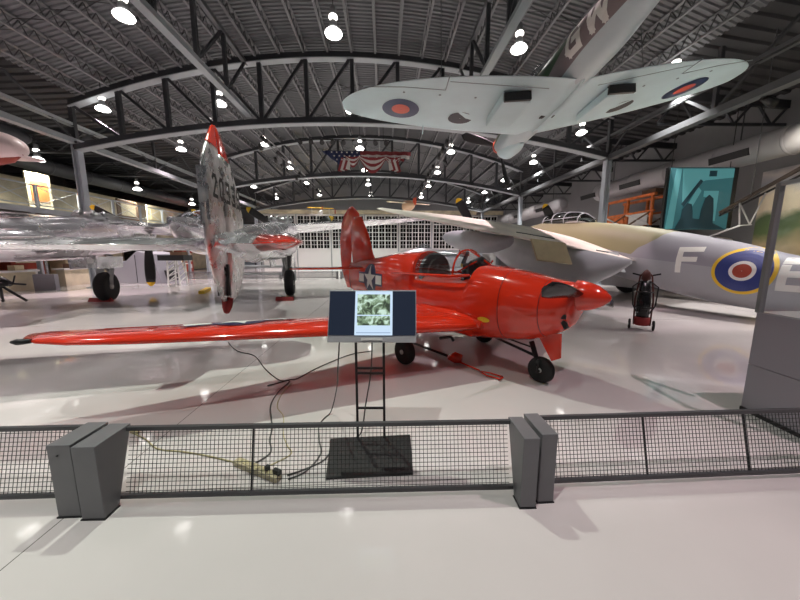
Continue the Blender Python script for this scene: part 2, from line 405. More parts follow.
# eave beams on both column lines, braces up to the roof edge
for x, zs, z2 in ((XL, (7.35, 6.62), 8.3), (XR, (7.3, 6.3), 8.3)):
    for q, z in enumerate(zs):
        mb = MB(); mb.box((x, 21, z), (.22 if q else .12, 46, .22 if q else .12)); mb.box((x, 21, z - .12), (.3 if q else .14, 46, .02)); k += 1; struct('trim_%d' % k, mb, 'beam' if x < 0 else 'steelm')
    mb = MB(); y = .75
    while y < 43:
        mb.bar((x, y, zs[1]), (x, y, z2), .12); mb.bar((x, y, zs[1]), (x, y + 2.5, z2), .08); mb.bar((x, y + 5, zs[1]), (x, y + 2.5, z2), .08); y += 5
    k += 1; struct('trim_%d' % k, mb, 'steel')
    for yb in (3, 8, 13, 18, 23, 28, 33, 38):     # rafters of the low side bays
        x1 = -26 if x < 0 else 17.6; mb = MB(); mb.bar((x, yb, 7.9), (x1, yb, 7.6), .16, .3); mb.bar((x, yb, 6.8), (x1, yb, 6.9), .1)
        for j in range(4):
            a = x + (x1 - x) * j / 4; b = x + (x1 - x) * (j + 1) / 4; mb.bar((a, yb, 6.85), ((a + b) / 2, yb, 7.8), .07); mb.bar(((a + b) / 2, yb, 7.8), (b, yb, 6.85), .07)
        k += 1; struct('trim_%d' % k, mb, 'steel')

# arched roof trusses
ORD = ['nearest', 'second', 'third', 'farthest']
def truss(i, y):
    t = thing('roof_truss', 'dark arched roof truss, %s from the viewer%s' % (ORD[i], ['', ', the largest one in view', ', behind the bunting', ' near the back wall'][i]), 'truss', bpt(XC, y, 0), (0, 0, BYAW), 'arched steel roof trusses')
    N = 12; xs = [-HW + 2 * HW * j / 48 for j in range(49)]
    for nm, zf, w, h, m in (('top_chord', ztop, .30, .24, 'steel'), ('bottom_chord', zbot, .30, .24, 'steel')):
        rings = []
        for x in xs:
            z = zf(x + XC); rings.append([(x, -w / 2, z - h / 2), (x, w / 2, z - h / 2), (x, w / 2, z + h / 2), (x, -w / 2, z + h / 2)])
        c = MB().rings(rings, smooth=False).build(nm, m, t)
        rings = []
        for x in xs:
            z = zf(x + XC) - h / 2 - .02; rings.append([(x, -w * .62, z - .02), (x, w * .62, z - .02), (x, w * .62, z + .02), (x, -w * .62, z + .02)])
        MB().rings(rings, smooth=False).build('flange', 'beam', c)
    for j in range(N + 1):
        x = -HW + 2 * HW * j / N
        MB().bar((x, 0, zbot(x + XC)), (x, 0, ztop(x + XC)), .17, .17).build('vertical_strut', 'steel', t)
        if j < N:
            x2 = x + 2 * HW / N; a, b = (x, x2) if j % 12 < 4 else (x2, x)
            if j >= 8: a, b = x2, x
            if 4 <= j < 8: a, b = x2, x
            MB().bar((a, 0, ztop(a + XC)), (b, 0, zbot(b + XC)), .12, .12).build('diagonal_strut', 'steel', t)
    for sx, nm in ((-1, 'left'), (1, 'right')):
        x = XC + sx * HW
        c = thing('steel_column', 'pale grey steel column at the %s end of the %s roof truss' % (nm, ORD[i]), 'column', bpt(x, y, 0), (0, 0, BYAW), 'steel columns')
        z1 = 6.5 if sx < 0 else 6.2; s = MB()
        s.box((-.11, 0, z1 / 2), (.05, .28, z1)); s.box((.11, 0, z1 / 2), (.05, .28, z1)); s.box((0, 0, z1 / 2), (.2, .05, z1)); s.build('shaft', 'colgrey', c)
        MB().box((0, 0, .02), (.5, .5, .04)).build('base_plate', 'colgrey', c); MB().box((0, 0, z1 + .05), (.45, .4, .1)).build('cap_plate', 'steelm', c)
for i, y in enumerate(TY): truss(i, y)
# longitudinal trusses between arches
for nm, x in (('left', -6.15), ('right', 3.6)):
    t = thing('longitudinal_truss', 'grey steel truss running lengthwise under the roof, %s of the two' % nm, 'truss', bpt(x, 0, 0), (0, 0, BYAW), 'lengthwise roof trusses')
    a = MB().box((0, 8.4, 7.95), (.16, 14.8, .2)); a.box((0, 8.4, 7.84), (.26, 14.8, .025)); a.build('bottom_chord', 'beam', t)
    zt = ztop(x)
    MB().box((0, 8.4, zt - .08), (.16, 14.8, .16)).build('top_chord', 'steelm', t)
    for y0 in TY[:1]:
        for j in range(1, 5):
            yy = y0 + j * 2.0; MB().bar((0, yy, 8), (0, yy, zt), .13).build('vertical_strut', 'steel', t)
            if j < 5: MB().bar((0, yy, 8), (0, yy + (-2 if j < 3 else 2), zt), .09).build('diagonal_strut', 'steel', t)
# lighting tracks below them
def track(nm, x, y0, y1, z):
    t = thing('lighting_track', 'black lighting track with small spotlights under the %s lengthwise roof truss' % nm, 'lighting track', bpt(x, y0, z), (0, 0, BYAW), 'lighting tracks')
    L = y1 - y0
    a = MB(); a.box((0, L / 2, 0), (.06, L, .06)); a.box((.28, L / 2, 0), (.06, L, .06)); a.build('rail', 'joist', t)
    y = .6
    while y < L:
        s = random.choice((-1, 1)); xx = .14 + s * .25
        f = MB().tube([(xx, y, -.05), (xx, y, -.25)], .02, 6).build('bracket', 'black', t)
        MB().tube([(xx - .1, y - .12, -.22), (xx + .1 * s, y + .1, -.42)], [.08, .11], 10).build('spotlight', 'black', t)
        y += 1.15
track('left', -6.3, 16.2, 31, 7.55); track('right', 3.45, 16.2, 31, 7.55)
t = thing('stage_light_bar', 'black bar of stage lights hung across the hall before the bunting', 'light bar', bpt(-4.2, 22.8, 9.3), (0, 0, BYAW))
MB().tube([(-1.55, 0, 0), (4.6, 0, 0)], .04).build('bar', 'black', t)
for j in range(9):
    x = -1.4 + j * .72; MB().tube([(x, 0, .05), (x, -.05, -.12), (x + .05, -.3, -.3)], [.04, .13, .16], 10).build('stage_light', 'black', t)
for x in (-1.2, 4.2): MB().bar((x, 0, 0), (x, 0, ztop(-4.2 + x) - 9.2), .03).build('hanger', 'black', t)

# walls
mb = MB(); mb.box((-2, 44.1, 5.5), (60, .2, 13)); struct('wall_back', mb, 'wall')
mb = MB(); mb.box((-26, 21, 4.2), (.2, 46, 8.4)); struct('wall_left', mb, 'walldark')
mb = MB(); mb.box((16.7, 21, 4.2), (.2, 46, 8.4)); struct('wall_right', mb, 'wall')
# upper right wall: dark band above a sill
# hangar facade in front of the back wall: cornice, window strips, panels
FY = 38.
mb = MB(); mb.box((-.2, FY + .25, 3.3), (28.6, .3, 6.6)); struct('wall_hangar', mb, 'walllow')
mb = MB(); mb.box((-.2, FY - .1, 6.5), (28.8, .8, .28)); mb.box((-.2, FY - .25, 6.28), (28.8, .3, .14)); struct('trim_100', mb, 'cream')
for dI in range(7):
    x0 = -14.2 + dI * 4.0
    d = struct('door_%d' % (dI + 1), MB().box((x0 + 1.95, FY + .03, 3.1), (3.86, .12, 6.1)), 'white')
    d['label'] = 'white hangar door leaf'
    w = MB(); gx0, gx1, gz0, gz1 = x0 + .12, x0 + 3.80, 2.2, 6.05; nx = 5; nz = 4
    pw, pz = (gx1 - gx0) / nx, (gz1 - gz0) / nz
    g = MB().box(((gx0 + gx1) / 2, FY - .04, (gz0 + gz1) / 2), (gx1 - gx0, .02, gz1 - gz0)).build('pane', 'glassdark', d)
    fr = MB()
    for a in range(nx + 1): fr.box((gx0 + a * pw, FY - .07, (gz0 + gz1) / 2), (.11, .06, gz1 - gz0 + .1))
    for a in range(nz + 1): fr.box(((gx0 + gx1) / 2, FY - .07, gz0 + a * pz), (gx1 - gx0, .06, .13 if a in (0, 3, 4) else .08))
    for a in range(nx): fr.box((gx0 + (a + .5) * pw, FY - .065, (gz0 + gz1) / 2), (.035, .04, gz1 - gz0))
    for a in range(nz): fr.box(((gx0 + gx1) / 2, FY - .065, gz0 + (a + .5) * pz), (gx1 - gx0, .04, .035))
    fr.build('window_frame', 'white', d)
mb = MB(); mb.box((-18.5, FY + .2, 2.6), (7.6, .3, 5.2)); struct('wall_hangar', mb, mat('wall_blue_grey', (.20, .25, .29), .6))
mb = MB()
for j in range(5): mb.bar((-22 + j * 1.7, FY - .02, 0), (-22 + j * 1.7, FY - .02, 5.2), .12)
for j in range(4): mb.bar((-22 + j * 1.7, FY - .02, .2), (-22 + (j + 1) * 1.7, FY - .02, 5), .08)
mb.bar((-22.2, FY - .02, 5.1), (-14.6, FY - .02, 5.1), .16); struct('trim_101', mb, 'steel')

# ------------------------------------------------------------------ pendant high-bay lamps
def make_lamp():
    t = thing('high_bay_lamp', 'x', 'lamp')
    pass
    MB().lathe([(.02, .72), (.09, .70), (.10, .62), (.10, .48), (.09, .46)], n=18).build('ballast_housing', 'joist', t); MB().lathe([(.05, .32), (.10, .28), (.14, .12), (.12, .06)], n=18).build('reflector_neck', 'joist', t)
    MB().lathe([(.07, .46), (.13, .43), (.14, .38), (.11, .33), (.05, .32)], n=18).build('collar', 'lampcollar', t)
    MB().lathe([(.10, .06), (.18, .03), (.25, -.03), (.275, -.08), (.25, -.12), (.14, -.15), (.02, -.16)], n=22).build('refractor', 'lamp', t)
    return t
protoL = make_lamp(); first = [protoL]
COLN = ['far left', 'left of centre', 'centre', 'right of centre', 'far right']
TINT = [(1, .76, .82), (.90, 1, .86), (1, .96, .93), (1, .80, .87), (.95, 1, .92), (1, .92, .88)]
LX = [-12.6, -7.6, -1.55, 4.65, 10.7]; LY = [-.3, 5.5, 11.15, 16.6, 22.1, 27.6, 33.1, 39.4]
spots = []
for r, y in enumerate(LY):
    for c, x in enumerate(LX):
        rn = ['row behind the viewer', 'row above the viewer', 'nearest visible row', 'second visible row', 'third visible row', 'fourth visible row', 'fifth visible row', 'back wall row'][r]
        z = LAMP_Z if 0 < c < 4 else 8.12
        spots.append((x, y + .07 * (x - XC), z, ztop(x) + .53 - z, 'lit pendant high-bay lamp, %s in the %s under the roof' % (COLN[c], rn), 'pendant high-bay lamps', LAMP_W * 8 * (.62, 1.35, .8, 1.1, .9, 1.5, .7)[(r * 5 + c * 3) % 7] * (1.5 if c == 4 else 1), 90 if r < 4 else 115, TINT[(r * 3 + c * 2) % 6]))
for j, (x, y, z) in enumerate(((-18.6, 11, 6.6), (-17.9, 18, 6.5), (-18.2, 25, 6.4), (-18.4, 32, 6.4))):  # some of these bay lamps are added to brighten the walkway exhibits
    spots.append((x, y, z, 2.35, 'lit lamp in the dark left bay above the walkway, %s one' % ('nearest', 'second', 'third', 'farthest')[j], 'lamps in the left bay', 1900, 150, (1, .95, .82)))
lamps = [protoL] + [copy_tree(protoL) for _ in spots[1:]]
for o, (x, y, z, rod, lab, grp, en, cone, tint) in zip(lamps, spots):
    o.location = bpt(x, y, z); o.rotation_euler = (0, 0, random.random() * 6); tag(o, lab, 'lamp', grp)
    MB().tube([(0, 0, .70), (0, 0, rod)], .018, 6).build('hanger_rod', 'black', o)
    ld = bpy.data.lights.new('bulb', 'SPOT'); ld.energy = en; ld.spot_size = radians(cone); ld.spot_blend = 1; ld.shadow_soft_size = .045; ld.color = tint
    lo = bpy.data.objects.new('bulb', ld); COL.objects.link(lo); lo.parent = o; lo.location = (0, 0, -.2)

# ================================================================== red trainer monoplane
def red_plane():
    P = thing('red_airplane', 'glossy red low-wing monoplane with white star insignia on tricycle gear', 'airplane', (.8, 4.98, 0), (0, 0, radians(218.1)))
    B = Body([(-3.22, .035, 1.40, .78, 2), (-3.0, .08, 1.42, .72, 2), (-2.6, .15, 1.47, .68, 2.1), (-1.9, .25, 1.54, .58, 2.2), (-1.2, .36, 1.62, .48, 2.3), (-.52, .43, 1.64, .42, 2.3),
              (-.47, .43, 1.30, .42, 2.8), (.1, .44, 1.27, .40, 2.8), (.62, .44, 1.28, .40, 2.8), (.70, .44, 1.45, .41, 2.4), (1.0, .43, 1.43, .45, 2.3), (1.4, .40, 1.37, .52, 2.2), (1.72, .34, 1.31, .64, 2.1), (1.92, .25, 1.28, .80, 2), (1.97, .18, 1.24, .95, 2)])
    f = B.mesh(MB(), m=110, n=40).build('fuselage', 'red', P)
    # panel seams on the cowl
    for yy in (1.18, 1.66):
        r = [B.side(yy, B.b(yy) + .02 + (B.t(yy) - B.b(yy) - .04) * i / 20, 1, .003) for i in range(21)]
        MB().tube(r, .004, 5).build('panel_seam', mat('seam_red', (.20, .01, .008), .4), f)
    # wing, one per side
    ST = [(.30, .98, -.62, .66, .26), (.75, .84, -.60, .66, .24), (2.4, .33, -.66, .75, .18), (3.9, -.13, -.86, .825, .12), (4.35, -.30, -.95, .85, .09), (4.55, -.46, -.98, .86, .06), (4.66, -.68, -.92, .865, .02)]
    for s in (1, -1):
        st = [(s * x, a, b, z, t) for (x, a, b, z, t) in ST]
        w = wing_mesh(MB(), st, 12).build('wing', 'red', P)
        fn = lambda u, v, st=st, s=s: wing_top(st, u, v, 1, .006)
        if s == 1:
            c = (3.0, -.40)
            ins = MB(); ring_decal(ins, c, .02, .27, fn, m=6); o = ins.build('star_insignia', 'blue', w, fixn=False); o['label'] = 'blue disc with white star and bars'
            a = MB(); star_decal(a, c, .255, lambda u, v: wing_top(st, u, v, 1, .012)); 
            for q in (1, -1): quad_decal(a, [(c[0] + q * .27, c[1] - .08), (c[0] + q * .52, c[1] - .08), (c[0] + q * .52, c[1] + .08), (c[0] + q * .27, c[1] + .08)], lambda u, v: wing_top(st, u, v, 1, .012))
            a.build('star', 'iwhite', o, fixn=False)
            b = MB()
            for q in (1, -1):
                for vv in (-.12, .08): quad_decal(b, [(c[0] + q * .25, c[1] + vv), (c[0] + q * .55, c[1] + vv), (c[0] + q * .55, c[1] + vv + .04), (c[0] + q * .25, c[1] + vv + .04)], fn)
            b.build('bar_outline', 'blue', o, fixn=False)
        # aileron gap
        pts = [wing_top(st, s * (2.5 + i * .15), -.47 - i * .028 - .0, 1, .002) for i in range(12)]
        MB().tube(pts, .006, 5).build('aileron_gap', MATS['seam_red'], w)
        MB().tube([(s * 4.58, -.52, .87), (s * 4.66, -.54, .87), (s * 4.70, -.57, .87)], [.02, .028, .012], 8).build('navigation_light', 'black', w)
    # fillets
    for s in (1, -1):
        MB().tube([(s * .40, .95, .68), (s * .44, .5, .70), (s * .42, -.1, .70), (s * .34, -.9, .74)], [.06, .12, .13, .02], 12).build('wing_fillet', 'red', P)
    # tail
    for s in (1, -1):
        st = [(s * x, a, b, z, t) for (x, a, b, z, t) in [(.05, -2.35, -3.22, 1.29, .09), (.9, -2.62, -3.26, 1.29, .06), (1.35, -2.85, -3.25, 1.29, .045), (1.48, -3.0, -3.18, 1.29, .02)]]
        wing_mesh(MB(), st, 8).build('tailplane', 'red', P)
    fin = [(1.35, -2.02, -3.12, .10), (1.60, -2.22, -3.14, .085), (2.0, -2.38, -3.16, .07), (2.35, -2.62, -3.16, .05), (2.42, -2.68, -3.16, .045)]
    rings = []
    for (z, a, b, th) in fin:
        rings.append([(th / 2 * sin(2 * pi * k / 16) * (1.0), (a + b) / 2 + (a - b) / 2 * cos(2 * pi * k / 16), z) for k in range(16)])
    MB().rings(rings).build('fin', 'red', P)
    rud = [(.80, -3.20, -3.42, .05), (1.2, -3.17, -3.66, .06), (1.6, -3.15, -3.72, .06), (1.95, -3.12, -3.72, .055), (2.3, -3.0, -3.62, .05), (2.36, -2.72, -3.6, .05), (2.5, -2.78, -3.50, .045), (2.62, -2.95, -3.33, .035), (2.68, -3.05, -3.18, .02)]
    rings = []
    for (z, a, b, th) in rud:
        rings.append([(th / 2 * sin(2 * pi * k / 16), (a + b) / 2 + (a - b) / 2 * cos(2 * pi * k / 16), z) for k in range(16)])
    MB().rings(rings).build('rudder', 'red', P)
    # star on the fuselage side
    for s in (1, -1):
        c = (-2.0, 1.10); fn = lambda u, v, s=s: B.side(u, v, s, .006); f2 = lambda u, v, s=s: B.side(u, v, s, .012)
        o = MB(); ring_decal(o, c, .015, .30, fn, m=5)
        for q in (1, -1): quad_decal(o, [(c[0] + q * .26, c[1] - .12), (c[0] + q * .57, c[1] - .12), (c[0] + q * .57, c[1] + .12), (c[0] + q * .26, c[1] + .12)], fn)
        o = o.build('star_insignia', 'blue', P, fixn=False); o['label'] = 'blue disc with white star and bars'
        a = MB(); star_decal(a, c, .285, f2)
        for q in (1, -1): quad_decal(a, [(c[0] + q * .285, c[1] - .085), (c[0] + q * .54, c[1] - .085), (c[0] + q * .54, c[1] + .085), (c[0] + q * .285, c[1] + .085)], f2)
        a.build('star', 'iwhite', o, fixn=False)
    # canopy: frames, glass, seat
    CB = Body([(-.50, .36, 1.64, .90, 2.3), (-.1, .36, 1.66, .90, 2.3), (.35, .34, 1.66, .90, 2.3), (.55, .33, 1.56, .90, 2.3), (.80, .30, 1.40, .90, 2.3)])
    CB.mesh(MB(), m=24, n=32, grow=0).build('canopy_glass', 'glass', P)
    for yy, r in ((-.46, .012), (.36, .015)):
        pts = [CB.side(yy, 1.28 + (CB.t(yy) - 1.28) * sin(pi / 2 * i / 10), 1, .0) for i in range(11)]
        pts = pts + [(-p[0], p[1], p[2]) for p in pts[::-1]]
        MB().tube(pts, r, 8).build('canopy_frame', 'red', P)
    for s in (1, -1):
        MB().tube([(s * .42, -1.0, 1.27), (s * .43, -.3, 1.285), (s * .43, .4, 1.29), (s * .40, .72, 1.32)], [.012, .022, .022, .015], 8).build('canopy_rail', 'red', P)
        MB().tube([(s * .33, .40, 1.33), (s * .18, .66, 1.50)], .012, 6).build('windscreen_frame', 'red', P)
    MB().tube([(0, .36, 1.66), (0, .58, 1.55), (0, .80, 1.42)], .012, 6).build('windscreen_frame', 'red', P)
    st_ = thing('seat', '', ''); del st_['label']; del st_['category']; st_.parent = P
    def arch(y, zt, hw, m, nm, th=.07):
        ring = [(-hw, y, 1.15)] + [(hw * -cos(pi * k / 10), y, 1.30 + (zt - 1.30) * sin(pi * k / 10)) for k in range(11)] + [(hw, y, 1.15)]
        MB().poly(ring, (0, th, 0)).build(nm, m, st_)
    arch(-.38, 1.62, .33, 'leather', 'seat_back'); arch(-.28, 1.54, .24, 'leather', 'headrest', .05); arch(.47, 1.50, .28, 'black', 'coaming', .05)
    MB().box((0, .52, 1.36), (.5, .10, .22)).build('instrument_panel', 'black', P)
    MB().tube([(-.17, .56, 1.46), (0, .60, 1.52), (.17, .56, 1.46)], .05, 8).build('gunsight_hood', 'black', P)
    # nose: spinner, propeller
    MB().lathe([(.178, 1.93), (.172, 1.98), (.155, 2.05), (.125, 2.13), (.08, 2.20), (.03, 2.25), (.004, 2.26)], c=(0, 0, 1.14), axis='y', n=28).build('spinner', 'red', P)
    blade('propeller_blade', (0, 1.99, 1.14), 9, .93, .165, 'y', M['blackgloss'], P, pitch=1.0, r0=.1)
    blade('propeller_blade', (0, 1.99, 1.14), 189, .93, .165, 'y', M['blackgloss'], P, pitch=1.0, r0=.1)
    # cowl slots and intake
    MB().box((.235, 1.89, .92), (.03, .06, .05)).build('cowl_slot', 'black', P); MB().box((.20, 1.90, .83), (.05, .04, .10), rot=(.5, 0, 0)).build('cowl_slot', 'black', P)
    e = MB(); ring_decal(e, (.98, .76), .005, .06, lambda u, v: B.side(u, v, 1, .006), n=16, m=2, ax=1.5, ay=.6); e.build('badge', 'ryellow', P, fixn=False)
    # gear
    g = MB(); g.tube([(0, 1.42, .5), (0, 1.50, .30), (0, 1.56, .17)], [.035, .03, .022], 8); g.tube([(.07, 1.57, .28), (.10, 1.57, .155)], .014, 6); g.tube([(0, 1.54, .30), (.10, 1.57, .28)], .02, 6); g.tube([(.11, 1.57, .16), (0, 1.57, .16)], .02, 6)
    g.tube([(0, 1.50, .32), (0, .75, .46)], .018, 6); g.tube([(0, 1.45, .42), (0, 1.0, .47)], .012, 6)
    ng = g.build('nose_gear_leg', 'black', P); wheel('nose_wheel', (0, 1.57, .165), .165, .11, ng)
    MB().poly([(.11, 1.56, .64), (.11, 1.84, .70), (.13, 1.86, .42), (.13, 1.76, .36)], (.018, 0, 0)).build('nose_gear_door', 'red', P)
    for s in (1, -1):
        g = MB(); g.tube([(s * .80, .08, .62), (s * .82, .02, .3), (s * .84, 0, .17)], [.035, .03, .028], 8); g.tube([(s * .86, 0, .17), (s * .98, 0, .17)], .02, 6); g.tube([(s * .82, .02, .32), (s * .55, .0, .6)], .014, 6)
        mg = g.build('main_gear_leg', 'black', P); wheel('main_wheel', (s * .93, 0, .19), .19, .13, mg)
    MB().tube([(.5, .55, .40), (.55, .55, .46), (.72, .5, .46)], .02, 6).build('step_bracket', 'black', P)
    return P
red_plane()

# ================================================================== polished twin-boom fighter
def star_bars(mb, mw, c, r, fn, f2): pass
def twin_boom():
    P = thing('twin_boom_airplane', 'polished bare-metal twin-boom twin-engine airplane with red-tipped fins', 'airplane', (-7.135, 11.306, 0), (0, 0, radians(13.54)), scale=1.158)
    pod = Body([(-1.9, .05, 2.30, 2.10, 2), (-1.2, .28, 2.36, 1.75, 2.1), (-.4, .44, 2.44, 1.45, 2.2), (.6, .50, 2.42, 1.35, 2.2), (1.8, .46, 2.30, 1.35, 2.1), (2.9, .33, 2.2, 1.42, 2), (3.7, .14, 1.95, 1.6, 2), (3.9, .03, 1.80, 1.74, 2)])
    pod.mesh(MB(), m=50).build('crew_pod', 'silver', P)
    cb = Body([(-.9, .05, 2.40, 2.1, 2), (-.4, .30, 2.58, 2.1, 2), (.2, .38, 2.70, 2.1, 2), (1.0, .38, 2.68, 2.1, 2), (1.7, .28, 2.42, 2.1, 2), (2.0, .1, 2.28, 2.1, 2)])
    cb.mesh(MB(), m=24).build('canopy_glass', 'glass', P)
    for y in (-.5, .2, .9, 1.4):
        pts = [cb.side(y, 2.4 + (cb.t(y) - 2.4) * sin(pi / 2 * i / 8), 1, .004) for i in range(9)]; pts = pts + [(-p[0], p[1], p[2]) for p in pts[::-1]]
        MB().tube(pts, .025, 6).build('canopy_frame', 'silver', P)
    ST = [(0, 1.35, -1.35, 2.08, .42), (.6, 1.35, -1.3, 2.08, .42), (2.44, 1.05, -1.15, 2.17, .38), (5, .75, -.75, 2.42, .26), (7.2, .42, -.42, 2.63, .16), (7.7, .3, -.3, 2.68, .10), (7.92, .0, -.15, 2.7, .03)]
    for s in (1, -1):
        wing_mesh(MB(), [(s * a, b, c, d, e) for (a, b, c, d, e) in ST], 12).build('wing', 'silver', P)
    for s in (1, -1):
        X = s * 2.44
        bm = Body([(-6.9, .05, 1.62, 1.44, 2, X), (-6.0, .17, 1.74, 1.32, 2, X), (-4.5, .26, 1.92, 1.22, 2, X), (-3.2, .32, 2.08, 1.22, 2, X), (-1.6, .40, 2.26, 1.24, 2.1, X), (0, .46, 2.38, 1.36, 2.2, X), (1.0, .46, 2.42, 1.48, 2.2, X), (1.9, .36, 2.38, 1.68, 2, X), (2.2, .27, 2.34, 1.80, 2, X)])
        b = bm.mesh(MB(), m=70).build('tail_boom', 'silver', P)
        MB().lathe([(.27, 2.2), (.25, 2.35), (.18, 2.55), (.08, 2.7), (.01, 2.75)], c=(X, 0, 2.07), axis='y').build('spinner', 'silver', b)
        # supercharger on top of the nacelle
        sc = MB(); sc.lathe([(.05, 2.26), (.26, 2.30), (.30, 2.38), (.26, 2.46), (.1, 2.52)], c=(X, -.45, 0), n=18)
        for k in range(7):
            a = 2 * pi * k / 7; sc.tube([(X + .18 * cos(a), -.45 + .18 * sin(a), 2.38), (X + .30 * cos(a), -.45 + .30 * sin(a), 2.50), (X + .33 * cos(a), -.45 + .42 * sin(a), 2.38)], .05, 8)
        sc.tube([(X, -.2, 2.42), (X + s * .05, .3, 2.48), (X, .9, 2.36)], .10, 10); sc.build('supercharger', 'silverd', b)
        for q in (1, -1):   # coolant scoops
            mb = MB(); mb.tube([(X + q * .34, -2.3, 1.60), (X + q * .40, -2.6, 1.60), (X + q * .42, -3.3, 1.60), (X + q * .36, -3.9, 1.62)], [.13, .24, .27, .17], 16); mb.build('coolant_scoop', 'silver', b)
            MB().lathe([(.155, -3.905), (.155, -3.93), (.02, -3.93)], c=(X + q * .36, 0, 1.62), axis='y').build('scoop_outlet', 'black', b)
        # gear
        g = MB(); g.tube([(X, .1, 1.35), (X, .02, .8), (X, 0, .5)], [.07, .065, .05], 10); g.tube([(X, 0, .5), (X + s * .18, 0, .45)], .05, 8); g.tube([(X, -.05, .9), (X, -.75, 1.4)], .035, 8); g.tube([(X - s * .08, .05, .95), (X - s * .08, -.1, .6)], .025, 6)
        gg = g.build('main_gear_leg', 'silverd', P); wheel('main_wheel', (X + s * .12, 0, .43), .43, .28, gg)
        for q in (1, -1): MB().box((X + q * .30, -.45, 1.15), (.03, 1.1, .32), rot=(0, q * .1, 0)).build('gear_door', 'silver', gg)
        MB().box((X + s * .30, .12, .80), (.02, .34, .62)).build('strut_door', 'ltgrey', gg)
        # propeller: three blades, yellow tips
        off = 150 if s < 0 else 146
        for k in range(3): blade('propeller_blade', (X, 2.3, 2.07), [off, off - 121, off + 118][k], 1.86, .26, 'y', M['black'], b, tip=.09, tipm=M['yellow'], pitch=.9, r0=.2)
        # fin and rudder
        fo = [(-6.42, .70), (-6.62, .80), (-6.86, 1.10), (-7.02, 1.48), (-7.03, 1.97), (-6.97, 2.39), (-6.82, 2.58), (-6.66, 2.76), (-6.52, 2.90), (-6.44, 2.955), (-6.36, 2.92), (-6.18, 2.78), (-5.90, 2.52), (-5.68, 2.25), (-5.50, 1.95), (-5.48, 1.5), (-5.62, 1.15), (-5.90, .88), (-6.15, .74)]
        def slab(lo, hi, y0, y1, m, nm, par, t0=.16):
            # thick lens-section plate inside the outline between heights lo..hi
            rings = []
            N = 26
            for i in range(N + 1):
                z = lo + (hi - lo) * i / N; xs = []
                for j in range(len(fo)):
                    (a, za), (c, zc) = fo[j], fo[(j + 1) % len(fo)]
                    if (za - z) * (zc - z) <= 0 and za != zc: xs.append(a + (c - a) * (z - za) / (zc - za))
                if len(xs) < 2: continue
                a, c = min(xs), max(xs); a = max(a, y0); c = min(c, y1)
                if c - a < .01: continue
                ym = (min(xs) + max(xs)) / 2; W = (max(xs) - min(xs)) / 2
                ring = []
                for k in range(9): u = a + (c - a) * k / 8; ring.append((X + t0 / 2 * min(1, .2 + W) * sqrt(max(.03, 1 - ((u - ym - .1) / (W + .12)) ** 2)), u, z))
                ring += [(2 * X - p[0], p[1], p[2]) for p in ring[::-1]]; rings.append(ring)
            return MB().rings(rings).build(nm, m, par)
        fin = slab(.702, 2.60, -6.42, -5, 'finmetal', 'fin', P)
        slab(2.60, 2.955, -6.42, -5, 'red', 'fin_tip', fin)['label'] = 'red fin tip'
        rd = slab(.702, 2.66, -8, -6.46, 'finmetal', 'rudder', P, .13); slab(2.66, 2.95, -8, -6.46, 'red', 'rudder_tip', rd)['label'] = 'red rudder tip'
        MB().box((X, -6.92, 2.02), (.10, .12, .62)).build('rudder_tab', 'finmetal', rd); MB().box((X, -6.52, 1.05), (.15, .05, .40)).build('rudder_tab', 'black', rd)
        MB().tube([(X, -6.42, .80), (X, -6.46, .68), (X, -6.5, .62)], [.07, .06, .03], 8).build('tail_bumper', 'reddark', rd)
        if True:
            # serial number across the fin side facing outwards
            for q in (1, -1):
                mb = MB(); fn = lambda u, v, X=X, q=q: (X + q * .082, u, v)
                for i, ch in enumerate('20339'):
                    o = (-6.90 + i * .25, 2.04) if q > 0 else (-5.66 - i * .25, 2.04)
                    letter(mb, ch, o, (.15 if q > 0 else -.15), .16, .045, fn)
                mb.build('serial_number', 'black', fin, fixn=False)
    # tailplane and elevator; outboard red tips
    st = [(-2.44, -5.75, -6.45, 1.50, .20), (2.44, -5.75, -6.45, 1.50, .20)]
    tp = wing_mesh(MB(), st, 10).build('tailplane', 'silver', P)
    wing_mesh(MB(), [(-2.3, -6.46, -6.98, 1.48, .14), (2.3, -6.46, -6.98, 1.48, .14)], 8).build('elevator', 'silver', tp)
    for s in (1, -1):
        a = wing_mesh(MB(), [(s * 2.44, -5.75, -6.75, 1.50, .30), (s * 2.85, -5.75, -6.72, 1.51, .30)], 10).build('stabilizer_end', 'silver', P)
        wing_mesh(MB(), [(s * 2.85, -5.75, -6.72, 1.51, .302), (s * 3.2, -5.85, -6.65, 1.53, .24), (s * 3.42, -6.05, -6.5, 1.54, .05)], 10).build('stabilizer_tip', 'red', a)
    g = MB(); g.tube([(0, 2.9, 1.5), (0, 3.0, .6), (0, 3.05, .36)], .05, 8); ng = g.build('nose_gear_leg', 'silverd', P); wheel('nose_wheel', (0, 3.05, .33), .33, .2, ng)
    return P
twin_boom()

